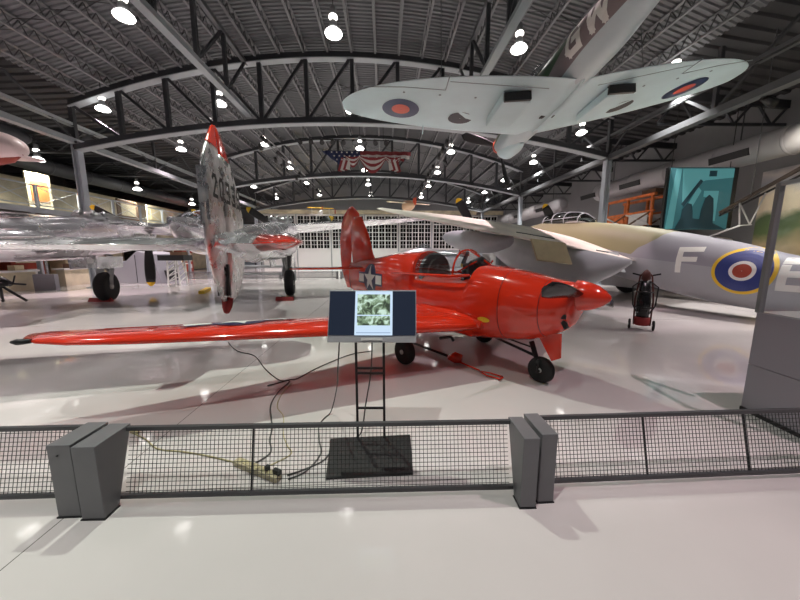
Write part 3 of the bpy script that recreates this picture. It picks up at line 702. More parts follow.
# ================================================================== camouflaged twin-engine bomber
def bomber():
    P = thing('camouflaged_airplane', 'grey and olive camouflaged twin-engine airplane with roundel and letters F E', 'airplane', (7.123, 12.141, 0), (0, 0, radians(18.66)))
    B = Body([(-8.6, .05, .95, .70, 2), (-7.4, .28, 1.10, .32, 2), (-6.4, .42, 1.30, .22, 2), (-5.3, .52, 1.60, .24, 2.05), (-4.4, .58, 1.90, .30, 2.1), (-3.0, .66, 2.26, .50, 2.1), (-1.9, .70, 2.50, .74, 2.1), (-.6, .74, 2.72, 1.0, 2.1), (.5, .76, 2.86, 1.2, 2.1), (1.8, .76, 2.98, 1.38, 2.1), (2.6, .70, 2.90, 1.5, 2.1), (3.6, .50, 2.70, 1.72, 2), (4.2, .2, 2.45, 2.0, 2), (4.35, .04, 2.3, 2.1, 2)])
    B.mesh(MB(), m=90, n=44).build('fuselage', M['camo'], P)
    # canopy
    cb = Body([(-.35, .05, 2.85, 2.6, 2), (.1, .34, 3.12, 2.6, 2), (.7, .42, 3.24, 2.6, 2.1), (1.3, .42, 3.28, 2.6, 2.1), (1.9, .34, 3.22, 2.6, 2), (2.3, .12, 2.98, 2.6, 2)])
    cb.mesh(MB(), m=24).build('canopy_glass', 'dglass', P)
    for y in (.15, .75, 1.35, 1.95):
        pts = [cb.side(y, 2.8 + (cb.t(y) - 2.8) * sin(pi / 2 * i / 8), 1, .004) for i in range(9)]; pts = pts + [(-p[0], p[1], p[2]) for p in pts[::-1]]
        MB().tube(pts, .022, 6).build('canopy_frame', 'ltgrey', P)
    pts = [(0, y, cb.t(y) + .005) for y in (-.3, .1, .5, .9, 1.3, 1.7, 2.2)]; MB().tube(pts, .022, 6).build('canopy_frame', 'ltgrey', P)
    for s in (1, -1): MB().tube([cb.side(y, 3.0, s, .004) for y in (.1, .6, 1.1, 1.6, 2.0)], .018, 6).build('canopy_frame', 'ltgrey', P)
    INC = .25
    ST = [(.0, 1.45, -2.4, 1.96, .50), (.7, 1.45, -2.4, 1.98, .50), (2.45, 1.25, -2.15, 2.24, .54), (5.4, .80, -1.45, 2.60, .38), (7.6, .25, -.72, 2.84, .17), (8.1, .0, -.50, 2.92, .10), (8.3, -.2, -.35, 2.95, .03)]
    wl = None
    for s in (1, -1):
        DZ = .07 if s > 0 else 0; w = wing_mesh(MB(), [(s * a, b, c, d - DZ * a, e) for (a, b, c, d, e) in ST], 12, INC).build('wing', mat('wing_worn_olive_grey', (.84, .77, .67), .5, noise=.14, nscale=1.1), P)
        st = [(s * a, b, c, d, e) for (a, b, c, d, e) in ST]
        # flap, hanging down inboard and outboard of the nacelle
        for (x0, x1) in ((1.0, 1.75), (3.15, 4.15)):
            z0, z1 = 1.50 + .125 * x0, 1.50 + .125 * x1
            MB().poly([(s * x0, -2.0, z0), (s * x1, -1.75, z1), (s * x1, -2.05, z1 - .60), (s * x0, -2.3, z0 - .60)], (0, -.05, .02)).build('flap', 'tan' if x0 > 2 else 'ltgrey', w)
        MB().tube([wing_top(st, s * x, -1.75 + .13 * x, 1, .004, INC) for x in (2.9, 3.3, 3.7, 4.2)], .022, 5).build('wing_gap', 'black', w); MB().tube([wing_top(st, s * x, -1.95, 1, .004, INC) for x in (.9, 1.3, 1.8)], .022, 5).build('wing_gap', 'black', w)
        X = s * 2.45
        nb = Body([(-3.5, .03, 1.46, 1.34, 2, X), (-3.0, .22, 1.56, 1.0, 2, X), (-2.2, .40, 1.70, .68, 2.1, X), (-1.0, .48, 1.95, .62, 2.2, X), (.4, .50, 2.22, .80, 2.2, X), (1.4, .50, 2.62, 1.2, 2.1, X), (2.4, .46, 2.95, 1.7, 2, X), (3.3, .38, 3.02, 2.1, 2, X), (3.6, .30, 2.98, 2.25, 2, X)])
        nc = nb.mesh(MB(), m=50).build('engine_nacelle', 'ltgrey', P)
        MB().lathe([(.32, 3.58), (.30, 3.75), (.2, 4.0), (.08, 4.15), (.01, 4.18)], c=(X, 0, 2.62), axis='y').build('spinner', 'black', nc)
        for q in (1, -1):
            ex = MB()
            for k in range(5): ex.tube([(X + q * .42, 3.1 - k * .22, 2.62), (X + q * .52, 3.0 - k * .22, 2.60)], .05, 8)
            ex.build('exhaust_stubs', 'brown', nc)
            MB().poly([(X + q * .46, .9, 1.0), (X + q * .46, -.9, .95), (X + q * .58, -.8, .28), (X + q * .58, .7, .30)], (q * .025, 0, 0)).build('gear_door', 'ltgrey', nc)
        for k in range(3): blade('propeller_blade', (X, 3.8, 2.62), [126, 6, 246][k], 1.8, .32, 'y', M['black'], nc, tip=.10, tipm=M['yellow'], pitch=.9, r0=.25)
        g = MB()
        for q in (1, -1): g.tube([(X + q * .26, .1, 1.3), (X + q * .26, 0, .48)], .06, 8)
        g.tube([(X - .3, 0, .48), (X + .3, 0, .48)], .05, 8); mg = g.build('main_gear_leg', 'black', P); wheel('main_wheel', (X, 0, .48), .48, .34, mg)
        # slipper tank
        if True:
            TX = s * 4.6; tb = Body([(-1.55, .05, 2.10, 1.92, 2, TX), (-1.25, .26, 2.14, 1.78, 2, TX), (-.3, .40, 2.25, 1.62, 2.1, TX), (1.0, .42, 2.45, 1.70, 2.1, TX), (2.0, .34, 2.5, 1.90, 2, TX), (2.6, .18, 2.45, 2.12, 2, TX), (2.8, .03, 2.35, 2.25, 2, TX)])
            tb.mesh(MB(), m=30).build('wing_tank', 'grey', w)
    # markings on the port side
    fn = lambda u, v: B.side(u, v, -1, .008); f2 = lambda u, v: B.side(u, v, -1, .014); f3 = lambda u, v: B.side(u, v, -1, .020); f4 = lambda u, v: B.side(u, v, -1, .026)
    c = (-4.78, 1.20)
    r = MB(); ring_decal(r, c, .01, .56, fn, m=6, n=48); r = r.build('roundel', 'ryellow', P, fixn=False); r['label'] = 'roundel: yellow, blue, white, red rings'
    for rad, m, ff, nm in ((.49, 'blue2', f2, 'blue_ring'), (.235, 'iwhite', f3, 'white_ring'), (.165, 'rred', f4, 'red_disc')):
        q = MB(); ring_decal(q, c, .01, rad, ff, m=6, n=48); q.build(nm, m, r, fixn=False)
    mb = MB(); letter(mb, 'F', (-3.50, 1.16), -.46, .40, .13, fn); mb.build('code_letter', 'code', P, fixn=False)
    mb = MB(); letter(mb, 'E', (-5.42, .86), -.50, .42, .14, fn); mb.build('code_letter', 'code', P, fixn=False)
    MB().tube([(0, -3.75, 2.05), (0, -4.35, 2.30)], .022, 6).build('aerial_mast', 'iwhite', P)
    # tail
    rings = []
    for (z, a, b, th) in [(.9, -7.2, -8.8, .12), (1.5, -7.5, -8.95, .1), (2.3, -7.95, -8.9, .07), (2.7, -8.25, -8.75, .04)]:
        rings.append([(th / 2 * sin(2 * pi * k / 16), (a + b) / 2 + (a - b) / 2 * cos(2 * pi * k / 16), z) for k in range(16)])
    MB().rings(rings).build('fin', M['camo'], P)
    for s in (1, -1): wing_mesh(MB(), [(s * .1, -7.2, -8.4, 1.0, .14), (s * 2.3, -7.6, -8.3, 1.05, .08), (s * 2.7, -7.9, -8.15, 1.06, .02)], 8).build('tailplane', 'ltgrey', P)
    g = MB().tube([(0, -7.2, .5), (0, -7.35, .2)], .04, 8).build('tail_gear_leg', 'black', P); wheel('tail_wheel', (0, -7.35, .16), .16, .12, g)
    # bomb bay side and radiator under the wing root
    MB().box((-1.35, 1.15, 1.75), (1.0, .5, .30)).build('radiator_intake', 'ltgrey', P, bevel=.08)
    return P
bomber()

# ================================================================== fighter hanging from the roof
def hanging_fighter():
    P = thing('hanging_fighter', 'pale blue-bellied single-engine fighter hung under the roof, letters G W on its side', 'airplane', (4.02, 10.07, 5.86), (radians(-2), radians(-4.95), radians(2.8)))
    P.rotation_mode = 'XYZ'
    B = Body([(-6.1, .04, .42, .20, 2), (-5.2, .18, .50, .02, 2), (-4.0, .38, .56, -.22, 2), (-2.8, .50, .60, -.40, 2), (-1.6, .50, .62, -.48, 2.1), (-.6, .46, .62, -.52, 2.1), (.6, .45, .55, -.58, 2.1), (1.6, .42, .42, -.60, 2.1), (2.3, .36, .34, -.52, 2), (2.75, .27, .27, -.30, 2)])
    m2 = bpy.data.materials.new('fighter_camouflage'); m2.use_nodes = True; nt = m2.node_tree; b = nt.nodes['Principled BSDF']; b.inputs['Roughness'].default_value = .3
    tc = nt.nodes.new('ShaderNodeTexCoord'); sp = nt.nodes.new('ShaderNodeSeparateXYZ'); nt.links.new(tc.outputs['Object'], sp.inputs[0])
    def mm(op, a, c):
        k = nt.nodes.new('ShaderNodeMath'); k.operation = op
        for i, v in enumerate((a, c)):
            if isinstance(v, (int, float)): k.inputs[i].default_value = v
            else: nt.links.new(v, k.inputs[i])
        return k.outputs[0]
    line = mm('ADD', mm('MULTIPLY', sp.outputs[1], .09), -.02)      # belly line rises to the tail
    top = mm('GREATER_THAN', mm('SUBTRACT', mm('ADD', sp.outputs[2], mm('MULTIPLY', sp.outputs[1], .10)), mm('MULTIPLY', mm('GREATER_THAN', sp.outputs[1], -.2), .62)), -.46)
    wav = mm('SINE', mm('ADD', mm('MULTIPLY', sp.outputs[1], 1.9), mm('MULTIPLY', sp.outputs[2], 3.)), 0)
    gr = mm('GREATER_THAN', mm('ADD', sp.outputs[2], mm('MULTIPLY', sp.outputs[1], .35)), -.62)
    a1 = nt.nodes.new('ShaderNodeMix'); a1.data_type = 'RGBA'; a1.inputs[6].default_value = (.22, .18, .18, 1); a1.inputs[7].default_value = (.02, .075, .02, 1); nt.links.new(gr, a1.inputs[0])
    a2 = nt.nodes.new('ShaderNodeMix'); a2.data_type = 'RGBA'; a2.inputs[6].default_value = (.50, .60, .61, 1); nt.links.new(a1.outputs[2], a2.inputs[7]); nt.links.new(top, a2.inputs[0]); nt.links.new(a2.outputs[2], b.inputs['Base Color'])
    B.mesh(MB(), m=70, n=40).build('fuselage', m2, P)
    # wing: elliptical planform
    ST = []
    for k in range(24):
        x = .25 + (5.62 - .25) * (1 - (1 - k / 23) ** 1.6); e = sqrt(max(0, 1 - (x / 5.66) ** 2.3)); c = 3.05 * max(e, .06)
        le = .78 * (1 - (x / 5.66) ** 2 * .9) if False else -.45 + 1.15 * max(e, .05)
        ST.append((x, le, le - c, -.42 + .12 * x, .36 * (1 - x / 7.2) * max(e, .12) ** .3))
    ST = [(0, .70, -2.35, -.44, .38)] + ST
    for s in (1, -1):
        st = [(s * a, b_, c, d, e) for (a, b_, c, d, e) in ST]
        w = wing_mesh(MB(), st, 12).build('wing', 'sky', P)
        f1 = lambda u, v: wing_top(st, u, v, -1, .008); f2 = lambda u, v: wing_top(st, u, v, -1, .014)
        c = (s * 4.05, -.62); r = MB(); ring_decal(r, c, .01, .50, f1, m=6, n=40); r = r.build('roundel', 'blue', w, fixn=False); r['label'] = 'dark blue roundel with orange red centre'
        q = MB(); ring_decal(q, c, .01, .245, f2, m=5, n=36); q.build('red_disc', 'rorange', r, fixn=False)
        # aileron seams
        MB().tube([wing_top(st, s * x, -1.62 + .12 * max(0, x - 4), -1, .002) for x in (3.0, 3.5, 4, 4.5, 5.0)], .010, 5).build('aileron_gap', 'skyd', w)
        MB().tube([wing_top(st, s * 3.0, y, -1, .002) for y in (-1.62, -1.9, -2.15)], .012, 5).build('aileron_gap', 'skyd', w)
        MB().tube([wing_top(st, s * x, -1.95, -1, .002) for x in (.6, 1.4, 2.2, 2.95)], .008, 5).build('flap_seam', 'skyd', w)
        # radiator duct under the wing
        rb = MB(); 
        rb.add([(s * .95, -.45, -.62), (s * 1.65, -.45, -.55), (s * 1.65, -1.75, -.50), (s * .95, -1.75, -.58), (s * .95, -.55, -.42), (s * 1.65, -.55, -.36), (s * 1.65, -1.8, -.3), (s * .95, -1.8, -.38)],
               [(0, 1, 2, 3), (4, 5, 6, 7), (0, 1, 5, 4), (1, 2, 6, 5), (2, 3, 7, 6), (3, 0, 4, 7)])
        rd = rb.build('radiator_housing', 'sky', w, bevel=.03); MB().box((s * 1.30, -1.80, -.44), (.66, .08, .20)).build('radiator_outlet', 'black', rd)
        # wheel well: half-round dark opening with the door covering the rest
        ww = MB(); ring_decal(ww, (s * 2.35, -.35), .01, .34, f1, n=24, m=3); o = ww.build('wheel_well', 'black', w, fixn=False)
        dd = MB(); quad_decal(dd, [(s * 2.55, -.75), (s * 1.0, -.25), (s * .95, .05), (s * 2.2, -.05 if False else -.38)], f2, 6); dd.build('gear_door', 'sky', w, fixn=False)
        MB().tube([(s * 3.35, .15, -.15), (s * 3.35, .38, -.30)], .015, 6).build('pitot_tube', 'sky', w) if s < 0 else None
        for k in range(3): MB().lathe([(.03, .0), (.03, .02)], c=f1(s * (2.2 + k * .9), -1.4), n=10).build('inspection_cap', 'skyd', w)
    c = MB(); ring_decal(c, (0, -1.35), .01, .36, lambda u, v: B.zarc(v, u, -1, .008), n=36, m=5); c.build('belly_marking', 'pinkish', P, fixn=False)
    MB().box((-.14, -.75, -.52), (.16, .14, .03)).build('belly_vent', 'black', P); MB().box((.08, -.75, -.52), (.16, .14, .03)).build('belly_vent', 'black', P)
    # chin
    ch = Body([(.9, .10, -.40, -.62, 2), (1.5, .28, -.2, -.74, 2), (2.1, .30, -.1, -.72, 2), (2.6, .22, -.1, -.52, 2), (2.78, .12, -.15, -.40, 2)])
    ch.mesh(MB(), m=20).build('chin_cowl', 'sky', P)
    MB().lathe([(.28, 2.75), (.26, 2.9), (.18, 3.12), (.08, 3.26), (.01, 3.3)], c=(0, 0, .0), axis='y').build('spinner', 'rorange', P)
    for k in range(3): blade('propeller_blade', (0, 2.92, 0), [280, 160, 40][k], 1.55, .26, 'y', M['black'], P, pitch=.9, r0=.2)
    # code letters on the port side, forward is to the viewer's left
    fl = lambda u, v: B.side(u, v, -1, .008)
    mb = MB(); letter(mb, 'G', (-2.55, -.06), -.42, .36, .13, fl); mb.build('code_letter', 'code', P, fixn=False)
    mb = MB(); letter(mb, 'W', (-3.18, -.03), -.52, .36, .12, fl); mb.build('code_letter', 'code', P, fixn=False)
    cb = Body([(-1.5, .05, .62, .4, 2), (-1.0, .26, .82, .4, 2), (-.5, .30, .93, .4, 2), (0, .22, .80, .4, 2), (.35, .05, .6, .4, 2)]); cb.mesh(MB(), m=16).build('canopy_glass', 'glass', P)
    for s in (1, -1): wing_mesh(MB(), [(s * .05, -4.9, -5.9, .38, .10), (s * 1.2, -5.05, -5.85, .38, .07), (s * 1.6, -5.3, -5.7, .38, .02)], 8).build('tailplane', 'sky', P)
    rings = []
    for (z, a, b_, th) in [(.35, -4.7, -6.15, .1), (.9, -5.1, -6.3, .08), (1.4, -5.45, -6.25, .05), (1.55, -5.7, -6.1, .02)]:
        rings.append([(th / 2 * sin(2 * pi * k / 16), (a + b_) / 2 + (a - b_) / 2 * cos(2 * pi * k / 16), z) for k in range(16)])
    MB().rings(rings).build('fin', 'dgreen', P)
    for (x, y) in ((-2.9, -.6), (2.9, -.6), (0, -4.2)): MB().tube([(x, y, .1), (x * .9, y, 4.4 if y > -4 else 4.9)], .012, 5).build('suspension_cable', 'steelm', P)
    return P
hanging_fighter()

# ================================================================== low mesh barriers in the foreground
def barrier(label, a, b, left, right, studs=(), hgt=.46, wl=.135, wr=.135):
    """mesh panel from floor point a to b; end posts where wanted"""
    a, b = Vector((*a, 0)), Vector((*b, 0)); L = (b - a).length; ang = math.atan2(b.y - a.y, b.x - a.x)
    t = thing('barrier_section', label, 'barrier', a, (0, 0, ang), 'low mesh barrier sections')
    yt = lambda z: .25 * z - .07                  # the panel leans back slightly
    fr = MB(); xa = -.065 if left else .02; xb = L + .05 if right else L - .02
    pts = [(xa, yt(.05), .05), (xa, yt(hgt), hgt), (xb, yt(hgt), hgt), (xb, yt(.05), .05)]
    for i in range(4): fr.bar(pts[i], pts[(i + 1) % 4], .026, .026)
    f = fr.build('panel_frame', mat('panel_frame_grey', (.055, .056, .06), .4), t)
    m = MB(); n = int(L / .0265)
    for i in range(1, n): x = .02 + (L - .04) * i / n; m.bar((x, yt(.06), .06), (x, yt(hgt - .01), hgt - .01), .0027)
    k = int((hgt - .05) / .0265)
    for j in range(1, k): z = .05 + (hgt - .05) * j / k; m.bar((.02, yt(z) - .002, z), (L - .02, yt(z) - .002, z), .0027)
    m.build('wire_mesh', 'mesh', f)
    for x in studs: MB().bar((x, yt(.05) + .006, .05), (x, yt(hgt) + .006, hgt), .010).build('mesh_stud', 'mesh', f)
    for s, on in ((0, left), (1, right)):
        if not on: continue
        wd = wl if s == 0 else wr; x = (-wd if s == 0 else L); p = MB()
        p.poly([(x, -.19, .008), (x, -.085, .008), (x, .075, .48), (x, -.19, .48)], (wd, 0, 0)); p = p.build('end_post', 'bar', t, bevel=.004)
        MB().box((x + wd / 2, -.14, .004), (wd + .01, .11, .008)).build('post_foot', 'mesh', p)
        if on == 2: MB().tube([(x + .06, -.192, .415), (x + .06, -.197, .415)], .006, 8).build('screw', 'mesh', p)
    return t
barrier('low wire mesh barrier section at the left edge with one grey end post', (-4.1, 1.80), (-2.10, 1.885), False, 2)
barrier('middle low wire mesh barrier section with two grey end posts, in front of the monitor', (-1.80, 1.872), (.755, 1.955), 1, 1, (.82,), wr=.10)
barrier('right low wire mesh barrier section in front of the grey console', (.985, 2.005), (3.3, 2.135), 1, False, (.76, 1.53), wl=.105)

# ------------------------------------------------------------------ monitor on a stand
T = thing('monitor_stand', 'black ladder-like monitor stand on a dark floor plate', 'stand', (-.25, 2.5, 0))
for x in (-.115, .115): MB().bar((x, 0, .02), (x, 0, 1.02), .020, .012).build('upright', 'black', T)
for z in (.30, .655, .61): MB().bar((-.115, 0, z), (.115, 0, z), .016, .016).build('rung', 'black', T)
pl = MB().poly([(-.35, -.01, .002), (.34, .05, .002), (.345, -.43, .002), (-.28, -.48, .002)], (0, 0, .022)).build('floor_plate', 'black', T)
mb = MB()

T = thing('display_monitor', 'wide monitor showing a photo page, facing the viewer before the red airplane', 'monitor', (-.222, 2.45, 1.11), (radians(-19), 0, radians(-.5)))
MB().box((0, .02, 0), (.705, .04, .42)).build('casing', mat('monitor_silver', (.40, .40, .42), .35), T, bevel=.004)
scr = MB().box((0, -.002, .022), (.690, .006, .355)).build('screen', mat('screen_navy', (.014, .018, .032), .25, emit=(.008, .012, .022), es=1.0), T)
def screen_mat():
    m = bpy.data.materials.new('screen_picture'); m.use_nodes = True; nt = m.node_tree; b = nt.nodes['Principled BSDF']; b.inputs['Base Color'].default_value = (.02, .02, .02, 1)
    tc = nt.nodes.new('ShaderNodeTexCoord'); n = nt.nodes.new('ShaderNodeTexNoise'); n.inputs['Scale'].default_value = 17; n.inputs['Detail'].default_value = 4; n.inputs['Distortion'].default_value = 1.2
    nt.links.new(tc.outputs['Object'], n.inputs['Vector'])
    cr = nt.nodes.new('ShaderNodeValToRGB'); cr.color_ramp.interpolation = 'LINEAR'; e = cr.color_ramp.elements
    e[0].position = .40; e[0].color = (.03, .05, .03, 1); e[1].position = .60; e[1].color = (.62, .82, .70, 1); k = e.new(.50); k.color = (.22, .33, .20, 1)
    nt.links.new(n.outputs[0], cr.inputs[0]); nt.links.new(cr.outputs[0], b.inputs['Emission Color']); b.inputs['Emission Strength'].default_value = .9; return m
MB().box((.012, -.008, .022), (.30, .004, .355)).build('page_background', mat('screen_page', (.1, .1, .1), .3, emit=(.62, .80, 1), es=.85), scr)
MB().box((.012, -.012, .090), (.262, .003, .165)).build('page_picture', screen_mat(), scr)
MB().box((.012, -.012, -.040), (.262, .003, .075)).build('page_picture', screen_mat(), scr)
MB().box((.012, -.012, -.135), (.27, .003, .008)).build('page_line', mat('screen_line', (.1, .1, .1), .3, emit=(.35, .5, .7), es=.8), scr)
MB().box((0, -.006, -.185), (.17, .012, .02)).build('front_badge', 'white', T)
MB().box((0, .06, -.03), (.2, .05, .2)).build('mount_bracket', 'black', T)

# ------------------------------------------------------------------ cords, power strip
def cord(name, label, pts, r, m, cat='cable'):
    P = [Vector(q if len(q) == 3 else (*q, r + .001)) for q in pts]; Q = []
    for i in range(len(P) - 1):
        p0, p1, p2, p3 = P[max(i - 1, 0)], P[i], P[i + 1], P[min(i + 2, len(P) - 1)]
        for k in range(6):
            t = k / 6; Q.append(.5 * ((2 * p1) + (p2 - p0) * t + (2 * p0 - 5 * p1 + 4 * p2 - p3) * t * t + (3 * p1 - p0 - 3 * p2 + p3) * t ** 3))
    Q.append(P[-1])
    for q in Q: q.z = max(q.z, r + .001)
    return tag(MB().tube(Q, r, 8).build(name, m), label, cat)
cord('electric_cable', 'dark cord running from under the red wing down to the power strip', [(-3.12, 5.5), (-2.7, 5.0), (-2.3, 4.75), (-1.9, 4.2), (-1.55, 3.8), (-1.40, 3.76), (-1.42, 3.45), (-1.37, 3.1), (-1.19, 2.7), (-1.13, 2.5), (-1.05, 2.32), (-1.12, 2.18)], .007, 'cordg')
cord('electric_cable', 'dark cord looping from the red airplane over the floor to join the first cord', [(-.45, 5.0), (-.8, 4.8), (-1.15, 4.25), (-1.32, 3.85), (-1.42, 3.80), (-1.50, 3.72), (-1.62, 3.62)], .007, 'cordg')
cord('electric_cable', 'pale tan cord winding down to the middle of the power strip', [(-1.35, 3.7), (-1.36, 3.4), (-1.30, 3.1), (-1.16, 2.9), (-1.05, 2.6), (-.95, 2.42), (-.88, 2.3), (-1.02, 2.14)], .005, 'cordy')
cord('signal_cable', 'thin dark cord hanging from the left of the monitor to the power strip', [(-.50, 2.52, .92), (-.56, 2.7, .6), (-.62, 2.9, .3), (-.70, 2.95, .02), (-.76, 2.75), (-.70, 2.5), (-.64, 2.3), (-.70, 2.1), (-.80, 2.02)], .006, 'cordg')
cord('signal_cable', 'thin dark cord hanging from the middle of the monitor between the stand uprights', [(-.23, 2.52, .95), (-.25, 2.56, .6), (-.30, 2.57, .3), (-.34, 2.55, .05), (-.42, 2.50), (-.55, 2.36), (-.60, 2.22), (-.72, 2.12), (-.82, 2.06)], .006, 'cordg')
cord('extension_cable', 'yellowish extension cord lying behind the barrier, left of the power strip', [(-2.36, 2.58), (-2.2, 2.5), (-2.0, 2.37), (-1.75, 2.33), (-1.5, 2.27), (-1.24, 2.19)], .006, 'cordy')
T = thing('power_strip', 'beige power strip lying on the floor behind the middle barrier', 'power strip', (-1.06, 2.10, 0), (0, 0, math.atan2(2.012 - 2.197, .40)))
MB().box((0, 0, .022), (.44, .062, .044)).build('housing', 'beige', T, bevel=.005)
for i in range(6): MB().box((-.17 + i * .06, 0, .046), (.035, .035, .004)).build('socket', 'cordy', T)
for x in (.10, .18, .21): MB().box((x, .01, .06), (.028, .028, .036)).build('plug', 'black', T)
T = tag(MB().tube([(-2.42, 2.6, .02), (-2.36, 2.60, .025), (-2.34, 2.57, .02)], [.012, .03, .012], 8).build('cord_plug', 'cordy'), 'small plug of the yellowish cord on the floor by the left post', 'plug')

# tow bar under the red airplane
T = thing('tow_bar', 'thin red tow bar lying on the floor under the red airplane', 'tow bar', (.81, 4.43, 0), (0, 0, 0))
MB().tube([(-.62, .95, .05), (0, 0, .07)], .022, 8).build('bar', 'black', T)
MB().tube([(-.10, .03, .08), (0, 0, .09), (.10, -.04, .08)], [.03, .085, .06], 12).build('collar', 'red', T)
MB().tube([(.0, 0, .05), (.27, -.36, .03)], .012, 8).build('rod', 'red', T)
MB().tube([(.27, -.36, .02), (.40, -.43, .02), (.52, -.56, .02)], .010, 6).build('fork', 'red', T)
MB().tube([(.27, -.36, .02), (.33, -.52, .02), (.46, -.64, .02), (.50, -.66, .05)], .010, 6).build('fork', 'red', T)
MB().tube([(.52, -.56, .025), (.44, -.68, .025)], .012, 6).build('handle', 'reddark', T)

# wheel chocks
for lab, x, y, s in (('wheel chock before the left main wheel of the polished airplane', -10.15, 10.45, .38), ('wheel chock before the right main wheel of the polished airplane', -4.0, 10.7, .3)):
    mb = MB().poly([(-s, -.06, 0), (-s, .1, 0), (-s, .02, .13)], (2 * s, 0, 0)); tag(mb.build('wheel_chock', 'reddark', loc=(x, y, 0)), 'dark red ' + lab, 'wheel chock')

# ------------------------------------------------------------------ console with framed glass at the right
T = thing('exhibit_console', 'tall grey console with a slanted end behind the right barrier', 'console', (3.5, 2.9, 0))
foot = [(3.56, 3.06), (3.50, 2.28), (5.0, 2.28), (5.0, 3.06)]
MB().poly([(x - 3.5, y - 2.9, .0) for x, y in foot], (0, 0, .49)).build('lower_body', 'kiosk', T)
MB().poly([(x - 3.5, y - 2.9, .497) for x, y in foot], (0, 0, .525)).build('upper_body', 'kiosk', T)
MB().poly([(x - 3.5, y - 2.9, 1.024) for x, y in foot], (0, 0, .012)).build('top', mat('console_top', (.40, .43, .45), .3), T)
MB().poly([(x * 1.0 - 3.5 + dx, y - 2.9, .0) for (x, y), dx in zip(foot, (-.015, -.015, .0, .0))], (0, 0, .035)).build('base_gap_strip', 'black', T)  # black strip standing in for the dark gap under the console
T = thing('glass_screen', 'clear glass screen in a grey metal frame standing on the console', 'screen', (3.5, 2.96, 1.036))
d = Vector((-.04, -.72, 0)).normalized(); e0 = Vector((.0, .03, 0)); e1 = e0 + d * .62
MB().bar(e0, e0 + Vector((0, 0, 1.21)), .05, .035, up=d).build('frame_post', mat('frame_grey', (.20, .20, .20), .4), T)
MB().bar(e1, e1 + Vector((0, 0, 1.21)), .05, .035, up=d).build('frame_post', MATS['frame_grey'], T)
MB().bar(e0 + Vector((0, 0, 1.20)), e1 + Vector((0, 0, 1.20)), .035, .035).build('frame_rail', 'beam', T)
nrm = Vector((-d.y, d.x, 0)) * .004
MB().poly([e0 + nrm, e1 + nrm, e1 + nrm + Vector((0, 0, 1.18)), e0 + nrm + Vector((0, 0, 1.18))], -2 * nrm).build('glass', 'pglass', T)

# ------------------------------------------------------------------ black and red engine cart by the bomber
T = thing('equipment_cart', 'upright black and red wheeled equipment cart beside the camouflaged airplane', 'cart', (5.14, 6.5, 0), (0, 0, -.6)); T.scale = (.85, .95, 1.08)
MB().tube([(0, 0, .12), (0, .05, .55), (0, .12, .95)], [.13, .15, .10], 14).build('tank', 'blackgloss', T)
MB().lathe([(.14, .10), (.17, .12), (.17, .24), (.14, .26)], n=18).build('lower_band', 'reddark', T)
for s in (1, -1):
    MB().tube([(s * .16, -.05, .1), (s * .18, .0, .6), (s * .12, .12, 1.05), (s * .05, .16, 1.12)], .018, 8).build('frame_tube', mat('cart_dark_red', (.09, .02, .015), .5), T)
    wheel('wheel', (s * .24, .02, .10), .10, .05, T)
    MB().tube([(s * .10, .10, .95), (s * .25, .0, .85), (s * .22, -.08, .5), (s * .12, -.12, .35)], .015, 6).build('hose', 'black', T)
    MB().bar((s * .05, .15, 1.05), (s * .28, .13, 1.10), .03).build('handle', 'black', T)
for z in (.45, .75): MB().tube([(-.17, -.02, z), (0, -.14, z), (.17, -.02, z)], .016, 6).build('cross_brace', 'black', T)
MB().lathe([(.05, .95), (.10, 1.0), (.08, 1.12), (.02, 1.18)], c=(0, .12, 0), n=12).build('valve_head', MATS['cart_dark_red'], T)

# ------------------------------------------------------------------ ducts
def duct(label, x, y0, y1, z, r, m='duct', slots=()):
    t = thing('air_duct', label, 'duct', bpt(x, y0, z), (0, 0, BYAW)); L = y1 - y0
    MB().lathe([(r * .5, -.0), (r, .3), (r, L - .3), (r * .5, L)], axis='y', n=28).build('pipe', m, t)
    k = 2.
    while k < L: MB().lathe([(r + .01, k), (r + .03, k + .02), (r + .03, k + .10), (r + .01, k + .12)], axis='y', n=28, cap=False).build('joint_band', m, t); k += 2.4
    for s in slots: MB().box((-r * .88, s, -.12), (.16, 1.5, .28), rot=(0, -.2, 0)).build('air_grille', 'black', t)
    for k in (1.5, L / 2, L - 1.5): MB().bar((0, k, r), (0, k, 8 - z), .03).build('hanger', 'steel', t)
duct('large round pale duct along the right wall above the camouflaged airplane', 14.6, 4.2, 21.5, 5.65, .52, slots=(8.6, 13.8, 17.5))
duct('long round duct farther down the right side behind the hanging fighter', 13.7, 24, 37, 5.4, .55, slots=(2.5, 7))
duct('round grey duct in the dark left bay under the roof', -17.2, 6, 17, 7.1, .38, m='steel', slots=())
duct('second round grey duct deeper in the left bay', -19.5, 18, 34, 6.6, .40, m='steel')

# ------------------------------------------------------------------ right wall: teal projection, scaffold, mural
T = thing('projection_screen', 'teal backlit screen showing two people in a cockpit, on the right wall', 'screen', (12.33, 13.35, .485), (0, 0, pi / 2), scale=.75)
MB().box((.12, -.1, 4.52), (.16, 3.85, 3.26)).build('surround', 'black', T)
scr = MB().box((0, 0, 4.47), (.06, 3.42, 3.26)).build('screen', mat('screen_teal', (.02, .06, .07), .5, emit=(.02, .09, .10), es=.8), T)
tl = mat('screen_teal_light', (.05, .14, .15), .5, emit=(.06, .20, .21), es=.8); dk = mat('screen_teal_dark', (.01, .03, .04), .5, emit=(.004, .02, .028), es=.6)
for yy in (-1.6, 1.6): MB().tube([(.12, yy, 6.1), (.12, yy, 10.2)], .02, 5).build('hanger', 'black', T)
def flat(nm, pts, m, x=-.04):
    pts = [(y, max(z, 2.86)) for y, z in pts]
    MB().poly([(x, y, z) for y, z in pts], (-.012, 0, 0)).build(nm, m, scr)
